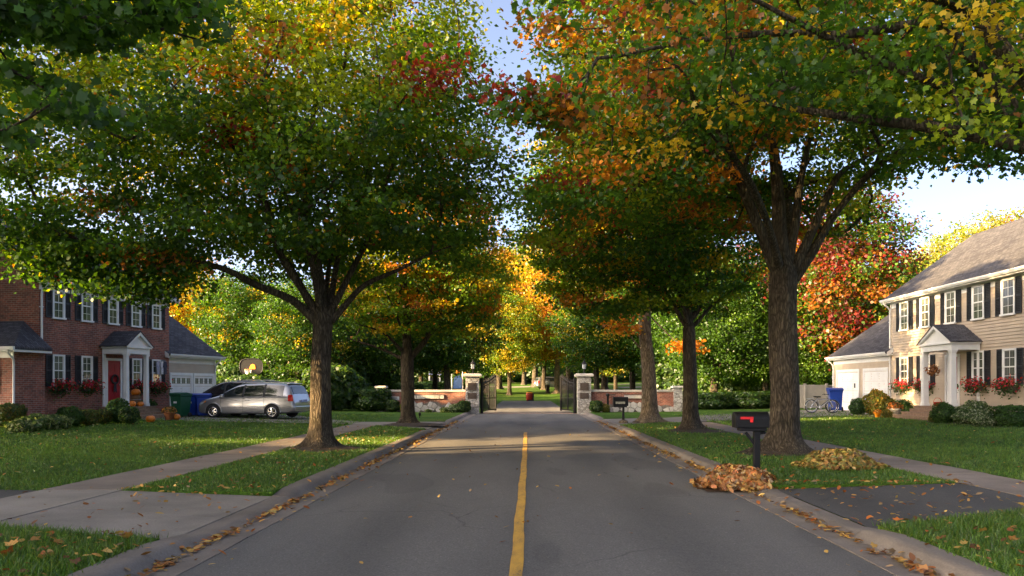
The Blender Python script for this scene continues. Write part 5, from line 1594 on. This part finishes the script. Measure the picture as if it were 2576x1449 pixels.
bicycle((p[0]+.25, p[1]+.75, .33), R(4), 'dark bicycle standing behind the silver bicycle by the blue bin', m_shut)

# ------------------------------------------------------------------ pumpkins, pots
def pumpkin(loc, s, lab):
    t = thing('pumpkin', lab, 'pumpkin', loc); t.scale = (s, s, s); t.rotation_euler.z = random.uniform(0, 6)
    prof = [(.02,.06),(.2,.0),(.4,.08),(.5,.28),(.5,.42),(.4,.62),(.22,.72),(.05,.68)]
    MB().lathe(prof, 40, wob=lambda a, z: 1-.07*abs(math.cos(5*a))).build('flesh', m_pump, t)
    MB().tube([(0,0,.66),(.02,0,.78),(.07,0,.88)], [.06,.045,.05], 7).build('stalk', m_stem, t)
pumpkin(G(379, 1062, .3), .37, 'orange pumpkin on the ground in front of the brick porch steps')
pumpkin(G(443, 1056, .29), .36, 'orange pumpkin on the ground beside the green bin')
for (x, y, s, lab) in [(1.32, 3.85, .36, 'orange pumpkin on the brick porch floor left of the near column'), (1.22, 4.55, .3, 'pumpkin just inside the right column of the brick porch'),
                       (1.4, 4.3, .26, 'smallest pumpkin at the top of the brick porch steps')]:
    pumpkin(world(HL, x, y, .5), s, lab)
pumpkin(world(HL, .75, 4.8, 1.0), .42, 'pumpkin raised on a barrel on the brick porch')
t = thing('barrel_stand', 'short grey barrel on the brick porch carrying a pumpkin', 'barrel', world(HL, .75, 4.8, .5)); MB().lathe([(.17,0),(.21,.14),(.22,.25),(.21,.36),(.17,.5)], 14).build('staves', m_wood, t); MB().tube([(.22*math.cos(a), .22*math.sin(a), .3) for a in np.linspace(0,6.283,20)], .012, 5).build('hoop', m_steel, t)
def pot(loc, s, lab, fcol, pmat=None, seed=1, flow=True):
    t = thing('flower_pot', lab, 'plant pot', loc); t.scale = (s, s, s)
    MB().lathe([(.2,0),(.28,.36),(.31,.37),(.31,.44),(.28,.44),(.26,.4)], 18).build('pot', pmat or m_terra, t)
    r = np.random.default_rng(seed); n = 420
    d = r.normal(size=(n, 3)); d[:, 2] = np.abs(d[:, 2]); d /= np.linalg.norm(d, axis=1, keepdims=True)
    C = d*np.array([.42,.42,.34])*r.uniform(.6, 1, (n, 1))+[0,0,.42]
    k = r.uniform(size=(n, 1)) < (.7 if flow else .1)
    col = np.where(k, np.array([fcol]), [[.04,.08,.015]])*r.uniform(.6, 1.4, (n, 1))
    V, Fc, cc = leaf_cloud(C, r.uniform(.07, .12, n), d+r.normal(0, .4, (n, 3)), col, HEX, .2, seed); np_obj('flowers', V, Fc, m_leaf, t, cc)
pot(G(426, 1056, .3), .8, 'terracotta pot of bronze flowers right of the brick porch steps', (.3,.14,.03), seed=2)
pot(world(HL, 1.0, 5.35, .1), 1.0, 'dark green potted plant between the brick porch and the green bin', (.04,.09,.02), m_shut, 3, False)
pot(world(HR, 2.1, 5.0, 0), .95, 'pale pot of rusty orange flowers left of the tan house steps', (.42,.15,.03), m_cope, 4)
pot(world(HR, 3.0, 5.2, 0), .5, 'low orange bowl on the ground before the tan house steps', (.5,.2,.03), m_orange, 5)
t = thing('doorstep_basket', 'small red basket on the tan porch floor beside the left column', 'basket', world(HR, .9, 6.5, .55)); MB().lathe([(.14,0),(.18,.16),(.2,.17),(.19,.18)], 14).build('bowl', m_redbin, t); MB().tube([(.18*math.cos(a), 0, .16+.2*math.sin(a)) for a in np.linspace(0, math.pi, 12)], .012, 5).build('handle', m_redbin, t)

# ------------------------------------------------------------------ shrubs
def shrub_mesh(n, rad, size, cols, seed, shape=HEX, spiky=0., box_=False):
    r = np.random.default_rng(seed)
    d = r.normal(size=(n, 3)); d /= np.linalg.norm(d, axis=1, keepdims=True)
    if box_: d = d/np.max(np.abs(d), axis=1, keepdims=True)**.75
    lump = 1+.10*np.sin(d[:,0]*5+seed)*np.sin(d[:,1]*6+1)+.08*np.sin(d[:,2]*7+seed*2)
    C = d*lump[:, None]*r.uniform(.25, 1, (n, 1))**.3
    C[:, 2] = (C[:, 2]+1)/2*1.0
    C *= np.array([rad[0], rad[1], rad[2]*2]); C[:, 2] = np.maximum(C[:, 2]-.05, .01)
    col = np.array(cols)[r.integers(0, len(cols), n)]*r.uniform(.7, 1.3, (n, 1))
    nr = d+r.normal(size=(n, 3))*.6+[0,0,.3]
    return leaf_cloud(C, size*r.uniform(.7, 1.3, n), nr, col, shape, .25, seed+9)
SH = {}
def shrub(kind, loc, s, lab, name='shrub', cat='shrub', group=None, sc=(1,1,1)):
    if kind not in SH:
        V, Fc, C = SHK[kind](); o = np_obj(name, V, Fc, m_leaf, None, C); SH[kind] = o
    else:
        o = SH[kind].copy(); link(o); o.name = name
        for k in ('label', 'group', 'category'):
            if k in o: del o[k]
    o.location = [float(v) for v in loc]; o.scale = (s*sc[0], s*sc[1], s*sc[2]); o.rotation_euler.z = random.uniform(0, 6.28) if sc[0] == sc[1] else 0
    return tag(o, lab, cat, group)
GRN = [(.025,.065,.012), (.035,.085,.014), (.05,.11,.018)]
SHK = {
 'box': lambda: shrub_mesh(4200, (.5,.5,.5), .06, GRN, 1), 'olive': lambda: shrub_mesh(3000, (.5,.5,.42), .07, [(.05,.09,.015), (.09,.11,.02), (.12,.1,.02)], 2),
 'hosta': lambda: shrub_mesh(900, (.6,.6,.28), .15, [(.06,.1,.02), (.15,.19,.06), (.28,.3,.14), (.05,.09,.02)], 3, OVAL*1.2), 'hedge': lambda: shrub_mesh(7000, (.6,.5,.5), .065, GRN, 4, box_=True),
 'wild': lambda: shrub_mesh(3800, (.6,.6,.55), .11, [(.03,.07,.015), (.05,.1,.02), (.09,.12,.025), (.03,.06,.02)], 5), 'gold': lambda: shrub_mesh(2600, (.5,.5,.5), .08, [(.2,.18,.03), (.12,.14,.02), (.07,.11,.02), (.26,.15,.03)], 6),
 'white': lambda: shrub_mesh(2600, (.6,.6,.34), .075, [(.05,.09,.03), (.09,.13,.05), (.3,.33,.24), (.06,.1,.03)], 7),
 'under': lambda: shrub_mesh(5200, (1.6,1.3,1.1), .2, [(.025,.06,.012), (.035,.08,.014), (.06,.1,.02)], 8),
}
def bed(poly): return sheet('planting_bed', poly, m_soil, lambda x, y: side(x, y) if False else .12+.018*max(0, abs(x)-7.4), .012)
bed([world(HL, *q, 0)[:2] for q in ((.0,-3.6),(2.2,-3.8),(2.6,1.5),(2.4,3.2),(2.0,3.4),(.0,3.4))])
bed([world(HR, *q, 0)[:2] for q in ((.0,8.4),(.0,14),(2.9,14),(3.0,10),(2.7,8.4))]); bed([world(HR, *q, 0)[:2] for q in ((.0,-.2),(.0,5.3),(2.6,5.4),(2.9,1.8),(2.4,-.6))])
def sp(px, py, z, s, kind, lab, **k): 
    return shrub(kind, G(px, py, z), s, lab, **k)
G1 = 'shrubs along the front of the brick house'
for a in [(22,1076,.3,1.15,'olive','broad yellowish shrub at the left picture edge by the brick wing',{}), (95,1080,.3,1.0,'hosta','hosta clump with pale variegated leaves left of the others by the brick wall',{}),
          (140,1078,.3,.9,'hosta','hosta clump in the middle of the brick house bed',{}), (62,1086,.3,.85,'hosta','low hosta clump nearest the lawn at the brick wing',{}),
          (182,1072,.3,.75,'box','small dark round shrub just right of the hostas',{}), (222,1070,.3,.8,'olive','olive rounded shrub in the middle of the brick house bed',{}),
          (160,1058,.3,.6,'box','small shrub close under the first brick house window',{}), (256,1066,.3,.75,'olive','olive shrub second from the brick porch',{}), (222,1052,.3,.55,'box','small shrub close to the brick wall under the second window',{}),
          (298,1064,.3,1.0,'box','largest dark green shrub left of the brick porch steps',{}), (325,1066,.3,.65,'wild','loose leafy shrub at the foot of the brick porch steps',{})]:
    sp(*a[:6], group=G1)
G2 = 'shrubs along the front of the tan house'
for (px, X_, s, kind, lab, sc) in [(2205,17.9,1.25,'gold','tall golden bush by the tan garage corner',(1,1,1.15)), (2158,17.2,.92,'box','clipped green bush left of the golden bush on the tan drive',(1,1,1.0001)), (2222,18.2,1.0,'olive','broad clipped olive bush before the second tan garage door',(1.2,1.2,1.3)),
          (2233,16.9,.6,'gold','low bright golden plant at the lawn edge below the tan downspout',(1,1,.8)), (2273,18.2,1.02,'box','rounded light green boxwood under the tan house window by the porch',(1,1,.85)),
          (2373,16.6,.92,'box','dark ball shaped boxwood right of the tan house steps',(1,1,.98)), (2402,17.4,1.0,'white','pale flowering ground plant beside the dark boxwood ball',(1,1,1)), (2440,17.0,1.0,'white','pale flowering clump in the middle of the tan house bed',(1,1,1.05)),
          (2452,18.3,1.1,'white','pale flowering clump against the tan house wall',(1,1,1.25)), (2482,16.8,.9,'white','pale flowering clump before the clipped dark hedge',(1,1,1)), (2550,17.5,1.0,'hedge','clipped dark hedge block at the right picture edge',(1.15,1.1,.8)), (2352,16.6,.5,'olive','small reddish green plant at the right of the tan steps',(1,1,1))]:
    Y_ = X_*F/(px-HX); shrub(kind, (X_, Y_, float(side(X_, Y_))-.03), s, lab, group=G2, sc=sc)
G3 = 'plants at the foot of the gate walls'
for (x, y, s, kind, lab) in [(-8.5,50.8,.8,'wild','wild plant at the foot of the left gate wall end'), (-7.7,50.7,.7,'gold','yellowing plant under the notice plate of the left gate wall'), (-5.1,50.7,.65,'hosta','pale leaved plant left of the left gate pillar plants'), (-4.5,50.6,.85,'white','white flowering plant left of the left gate pillar'), (-3.9,50.5,.75,'wild','green plant at the foot of the left gate pillar'),
          (4.5,50.6,.75,'wild','green plant at the foot of the right gate pillar'), (5.1,50.7,.6,'gold','yellow leaved plant beside the right gate pillar'), (-6.2,50.8,.4,'hosta','tiny plant before the stones of the left gate wall')]:
    shrub(kind, (x, y, .12), s, lab, group=G3)
# thickets and hedges that close the view between the houses and the park
G4 = 'thicket behind the lawns'
def under(px, Y, s, sc=(1,1,1), lab=None):
    x = (px-HX)*Y/F; shrub('under', (x, Y, float(gz(x, Y))-.05), s, lab, name='thicket_bush', cat='bush', group=G4, sc=sc)
k = 0
for px in list(range(560, 960, 34)):
    under(px, 55+4*math.sin(k*2.1), 1.0+.25*math.sin(k*1.7), (1.0001,1,1.0+.2*math.sin(k)), 'leafy green bush in the thicket between the brick garage and the gate wall'); k += 1
for px in range(420, 960, 60):
    under(px, 63+3*math.sin(k*1.3), 1.5, (1.2,1,1.1), 'leafy green bush in the thicket between the brick garage and the gate wall'); k += 1
for px in list(range(1725, 2010, 34)):
    under(px, 55.5+1.5*math.sin(k*2.1), .72, (1.2,1,.8), 'low dark bush in the hedge right of the gate wall'); k += 1
for px in range(1700, 2110, 70):
    under(px, 66+3*math.sin(k*1.3), 1.5, (1.2,1,1.1), 'tall dark bush behind the hedge and the tan fence'); k += 1
for px in range(960, 1200, 60): under(px, 84+6*math.sin(k), 1.0, (1.3,1,.8), 'leafy bush in the park behind the left gate wall'); k += 1
for px in range(-120, 420, 60): under(px, 74+5*math.sin(k), 2.2, (1.3,1,1.4), 'leafy bush far behind the brick house'); k += 1
for px in range(2080, 2700, 60): under(px, 70+4*math.sin(k), 2.3, (1.3,1,1.4), 'leafy bush far behind the tan house'); k += 1
for px in range(-400, 3100, 46):
    under(px, 172+14*math.sin(k*1.9), 2.6, (1.7,1,.9+.4*math.sin(k*2.7)), 'dark bush in the far hedge closing the park'); k += 1
# ------------------------------------------------------------------ cars (local +x forwards, +y to the left)
ST = np.array([ # x, sill, belt, roof, half widths: lower, belt, roof
 (2.58,.36,.60,.68,.62,.60,.45),(2.52,.28,.66,.78,.78,.74,.60),(2.35,.25,.78,.90,.90,.86,.74),(2.0,.23,.89,.99,.96,.92,.80),(1.65,.22,.97,1.07,.98,.95,.82),
 (1.35,.22,1.0,1.16,.99,.96,.80),(.9,.22,1.02,1.43,.99,.96,.74),(.45,.22,1.03,1.65,.99,.96,.70),(.1,.22,1.04,1.72,.99,.96,.69),(-1.0,.22,1.05,1.76,.99,.96,.70),
 (-1.8,.23,1.06,1.74,.99,.96,.70),(-2.12,.25,1.06,1.69,.98,.95,.69),(-2.26,.27,1.05,1.60,.97,.94,.70),(-2.40,.30,1.02,1.32,.96,.93,.76),(-2.50,.32,.96,1.06,.95,.91,.80),(-2.58,.34,.80,.88,.93,.88,.80),(-2.62,.38,.62,.68,.88,.84,.76)])
def st(x):
    xs = ST[::-1, 0]; return [float(np.interp(x, xs, ST[::-1, k])) for k in range(1, 7)]
def st_s(x): 
    a = np.array([st(x+d) for d in (-.07, -.03, 0, .03, .07)]); return a.mean(0)
def ring(x):
    zs, zb, zr, wl, wb, wr = st_s(x)
    c = [(0, zs), (wl*.88, zs), (wl*.975, zs+.06), (wl, zs+(zb-zs)*.35), (wl*.995, zs+(zb-zs)*.62), (wb+.004, zb-.06), (wb, zb)]
    for t in (.25, .5, .75, .92): c.append((wb+(wr-wb)*t**1.25, zb+(zr-.03-zb)*t))
    c += [(wr*.96, zr-.025), (wr*.86, zr-.004), (wr*.5, zr+.012), (0, zr+.016)]
    return c
def side_van(x, t, off=.008):
    zs, zb, zr, wl, wb, wr = st_s(x); return (wb+(wr-wb)*max(t, 0)**1.25+off, zb+(zr-.03-zb)*t)
def make_car(label, loc, rz, paint, cat='minivan', name='minivan', full=True):
    T = thing(name, label, cat, loc, rz)
    xs = np.concatenate([np.linspace(-2.62, -1.9, 16), np.linspace(-1.8, 1.2, 22), np.linspace(1.3, 2.58, 18)])
    mb = MB(); vs = []; k = None
    for x in xs:
        c = ring(x); full_ = [(x, y, z) for y, z in c] + [(x, -y, z) for y, z in c[-2:0:-1]]
        k = len(full_); vs += full_
    fs = []
    for i in range(len(xs)-1):
        for j in range(k): fs.append((i*k+j, (i+1)*k+j, (i+1)*k+(j+1) % k, i*k+(j+1) % k))
    fs += [tuple(range(k)), tuple(range((len(xs)-1)*k, len(xs)*k))[::-1]]
    mb.add(vs, fs, 0, True); body_ = mb.build('body', paint, T); body_.data.set_sharp_from_angle(angle=R(48))
    def strip(xa, xb, t0, t1, sy, n=10, m=5, off=.01):
        v = []; f = []
        for i in range(n+1):
            x = xa+(xb-xa)*i/n
            for j in range(m+1):
                t = t0+(t1-t0)*j/m; y, z = side_van(x, t, off); v.append((x, sy*y, z))
        for i in range(n):
            for j in range(m): f.append((i*(m+1)+j, (i+1)*(m+1)+j, (i+1)*(m+1)+j+1, i*(m+1)+j+1))
        return v, f
    for sy in (1, -1):
        for (xa, xb) in ((1.28, .08), (-.02, -1.0), (-1.1, -2.02)):
            q = MB(); q.add(*strip(xa, xb, .1, .9, sy), 0, True); q.build('side_window', m_carglass, T)
        for xa, xb in ((.08, -.02), (-1.0, -1.1)): MB().add(*strip(xa, xb, .04, .95, sy, 2, 5, .012), 0, True).build('window_pillar', m_shut, T)
        for xa in (.02, -1.06, 1.2):
            q = MB()
            pts = []
            for u in np.linspace(0, 1, 8):
                zs, zb, zr, wl, wb, wr = st_s(xa); z = zs+.08+(zb-zs-.1)*u; pts.append((xa, sy*(np.interp(z, [zs+.06, zs+(zb-zs)*.35, zs+(zb-zs)*.62, zb], [wl*.975, wl, wl*.995, wb])+.001), z))
            q.tube(pts, .007, 4); q.build('door_seam', m_shut, T)
        for xa in (.28, -.22):
            q = MB(); q.tube([(xa-.11, sy*.985, .9), (xa-.06, sy*1.005, .905), (xa+.06, sy*1.005, .905), (xa+.11, sy*.985, .9)], .02, 6); q.build('door_handle', m_chrome, T)
        for xa, xb in ((1.12, .06), (0, -1.02)):
            q = MB(); q.tube([(xa, sy*.992, .56), ((xa+xb)/2, sy*.997, .565), (xb, sy*.992, .57)], .016, 5); q.build('side_moulding', m_chrome, T)
        q = MB(); q.add(*[(lambda vv: ([(x, sy*y, z) for x, y, z in vv], [(0,1,2,3),(4,5,6,7),(0,1,5,4),(2,3,7,6),(1,2,6,5),(0,3,7,4)]))([(-2.34,.93,.88),(-2.54,.90,.86),(-2.50,.91,1.16),(-2.30,.92,1.16),(-2.30,.975,.86),(-2.56,.915,.84),(-2.52,.925,1.18),(-2.28,.95,1.18)])][0])
        q.build('tail_light', m_tail, T, bevel=.01)
        q = MB(); q.add([(2.02, sy*.965, .86), (2.3, sy*.91, .76), (2.5, sy*.74, .70), (2.46, sy*.80, .62), (2.26, sy*.94, .66), (2.02, sy*.985, .80)], [(0,1,4,5), (1,2,3,4)]); q.build('headlight', m_lamp, T)
        q = MB(); q.add([(1.96, sy*.972, .88), (2.1, sy*.955, .83), (2.1, sy*.978, .75), (1.98, sy*.99, .79)], [(0,1,2,3)]); q.build('marker_lamp', m_amber, T)
        q = MB(); q.box(.98, 1.12, min(sy*.98, sy*1.17), max(sy*.98, sy*1.17), 1.03, 1.19); q.build('mirror', paint, T, bevel=.04)
        q = MB(); q.tube([(.3, sy*.6, 1.70), (.2, sy*.6, 1.765), (-1.7, sy*.6, 1.795), (-1.9, sy*.6, 1.75)], .018, 6); q.build('roof_rail', m_steel, T)
        for xa in (1.58, -1.5):
            q = MB(); q.prism([(xa+.41*math.cos(a), .33+.41*math.sin(a)) for a in np.linspace(-.25, math.pi+.25, 22)], lambda u, v, s: (u, s, v), sy*.80, sy*1.0); q.build('wheel_arch', m_rubber, T)
            q = MB(); q.tube([(xa+.43*math.cos(a), sy*.99, .33+.43*math.sin(a)) for a in np.linspace(-.05, math.pi+.05, 20)], .028, 6); q.build('arch_lip', paint, T)
            ax = Matrix.Rotation(R(-90*sy), 3, 'X')
            wh = MB(); wh.lathe([(.2,-.1),(.3,-.1),(.335,-.07),(.34,0),(.335,.07),(.3,.1),(.24,.105),(.22,.09)], 26, (xa, sy*.92, .335), axis=ax); wo = wh.build('wheel', m_rubber, T)
            rm = MB(); c0 = Vector((xa, sy*1.012, .335))
            rm.tube([(xa+.215*math.cos(a), sy*1.015, .335+.215*math.sin(a)) for a in np.linspace(0, 6.2832, 25)], .02, 6)
            for i in range(6):
                a = 2*math.pi*i/6+.2
                for da in (-.13, .13): rm.bar(c0+Vector((.03*math.cos(a), sy*.012, .03*math.sin(a))), c0+Vector((.2*math.cos(a+da), 0, .2*math.sin(a+da))), .035, .03)
            rm.lathe([(.0,.0),(.06,.0),(.05,.03),(.0,.035)], 12, tuple(c0), axis=ax); rm.build('rim', m_chrome, wo)
            MB().lathe([(.0,-.01),(.2,-.01),(.2,.0),(.0,.0)], 20, (xa, sy*.985, .335), axis=ax).build('brake_disc', m_shut, wo)
    def topstrip(xa, xb, k0, off, nm, mat):
        v = []; f = []; n, m = 8, 8
        for i in range(n+1):
            x = xa+(xb-xa)*i/n; zs, zb, zr, wl, wb, wr = st_s(x)
            for j in range(m+1):
                s = -1+2*j/m; v.append((x+(off if x > 0 else -off), s*wr*k0, zr+.016-.02*abs(s)**3+off))
        for i in range(n):
            for j in range(m): f.append((i*(m+1)+j, (i+1)*(m+1)+j, (i+1)*(m+1)+j+1, i*(m+1)+j+1))
        q = MB(); q.add(v, f, 0, True); q.build(nm, mat, T)
    topstrip(1.36, .48, .9, .012, 'windscreen', m_carglass); topstrip(-2.25, -2.44, .9, .015, 'rear_window', m_carglass)
    MB().box(-2.66,-2.6,-.26,.26,.8,.93).build('number_plate', m_paleblue, T); 
    q = MB(); q.box(-2.2,-2.05,-.62,.62,1.70,1.745); q.build('roof_spoiler', paint, T, bevel=.02)
    q = MB(); q.box(2.5,2.62,-.5,.5,.42,.58); q.build('grille', m_shut, T, bevel=.02)
    MB().box(-2.645,-2.5,-.85,.85,.42,.62).build('rear_bumper', paint, T, bevel=.04)
    return T
ang = R(168); Y = 38.6
ctr = np.array([(640-HX)*Y/F, Y]); near_n = np.array([-math.sin(ang), -math.cos(ang)])*0+np.array([-.31, -.95])
VAN = make_car('silver minivan parked on the concrete drive beside the brick house', (ctr[0], ctr[1], .245), ang, m_car)
VAN.scale = (1, 1, .95); c2_ = np.array([(592-HX)*41.2/F, 41.2])
make_car('dark car mostly hidden behind the silver minivan', (c2_[0], c2_[1], .29), ang, m_cardark, 'car', 'parked_car')
Y = 118; x = (1388-HX)*Y/F
make_car('distant grey car half hidden behind the pale trunk in the park', (x, Y, float(gz(x, Y))+.02), R(20), m_car, 'car', 'parked_car')
near = [(6.3, 9, 1500, .055, .006), (9, 14, 1100, .05, .007), (14, 20, 600, .05, .0095), (20, 28, 300, .05, .013), (28, 36, 160, .055, .02)]
grass(STRIPS['A'], flat, [(6.3, 9.2, 2400, .075, .006)], 1); grass(STRIPS['B'], flat, near, 2); grass(STRIPS['A2'], flat, [(6.3, 10.6, 2000, .07, .006)], 3); grass(STRIPS['B2'], flat, near, 4)
grass(BEDL, side, near[1:]+[(36, 46, 60, .055, .028)], 5, (-24, -7)); grass(BEDR, side, near[1:]+[(36, 46, 60, .055, .028)], 6, (8, 24))
# ------------------------------------------------------------------ light, sky, camera
SUN_EL, SUN_AZ = 17.0, 23.0           # elevation; travel direction turned from +X towards +Y
t = Vector((math.cos(R(SUN_EL))*math.cos(R(SUN_AZ)), math.cos(R(SUN_EL))*math.sin(R(SUN_AZ)), -math.sin(R(SUN_EL))))
ld = bpy.data.lights.new('sun', 'SUN'); ld.energy = 5.0; ld.angle = R(.55); ld.color = (1, .70, .37)
lo = bpy.data.objects.new('sun', ld); lo.rotation_euler = t.to_track_quat('-Z', 'Y').to_euler(); lo.location = (-40, -10, 30); link(lo)
w = bpy.data.worlds.new('World'); SC.world = w; w.use_nodes = True
nt = w.node_tree; nt.nodes.clear()
sky = nt.nodes.new('ShaderNodeTexSky'); sky.sky_type = 'NISHITA'; sky.sun_disc = False
sky.sun_elevation = R(SUN_EL); sky.sun_rotation = math.atan2(-t.x, -t.y); sky.air_density = .25; sky.dust_density = 3.0; sky.ozone_density = .4
bg = nt.nodes.new('ShaderNodeBackground'); bg.inputs[1].default_value = .142
ow = nt.nodes.new('ShaderNodeOutputWorld'); nt.links.new(sky.outputs[0], bg.inputs[0]); nt.links.new(bg.outputs[0], ow.inputs[0])
cd = bpy.data.cameras.new('camera'); cam = bpy.data.objects.new('camera', cd); link(cam)
cam.location = (0, 0, EYE); cam.rotation_euler = (R(90), 0, 0)
cd.sensor_width = 36; cd.lens = 36*F/2576; cd.shift_x = -(HX-1288)/2576; cd.shift_y = (HY-724.5)/2576
cd.clip_start = .1; cd.clip_end = 2000
SC.camera = cam
SC.view_settings.view_transform = 'Standard'; SC.view_settings.look = 'None'; SC.view_settings.exposure = 2.78; SC.view_settings.gamma = 1
SC.cycles.max_bounces = 8; SC.cycles.transmission_bounces = 6; SC.cycles.diffuse_bounces = 4; SC.cycles.use_denoising = True
SC.view_settings.use_white_balance = True; SC.view_settings.white_balance_temperature = 7300; SC.view_settings.white_balance_tint = 8
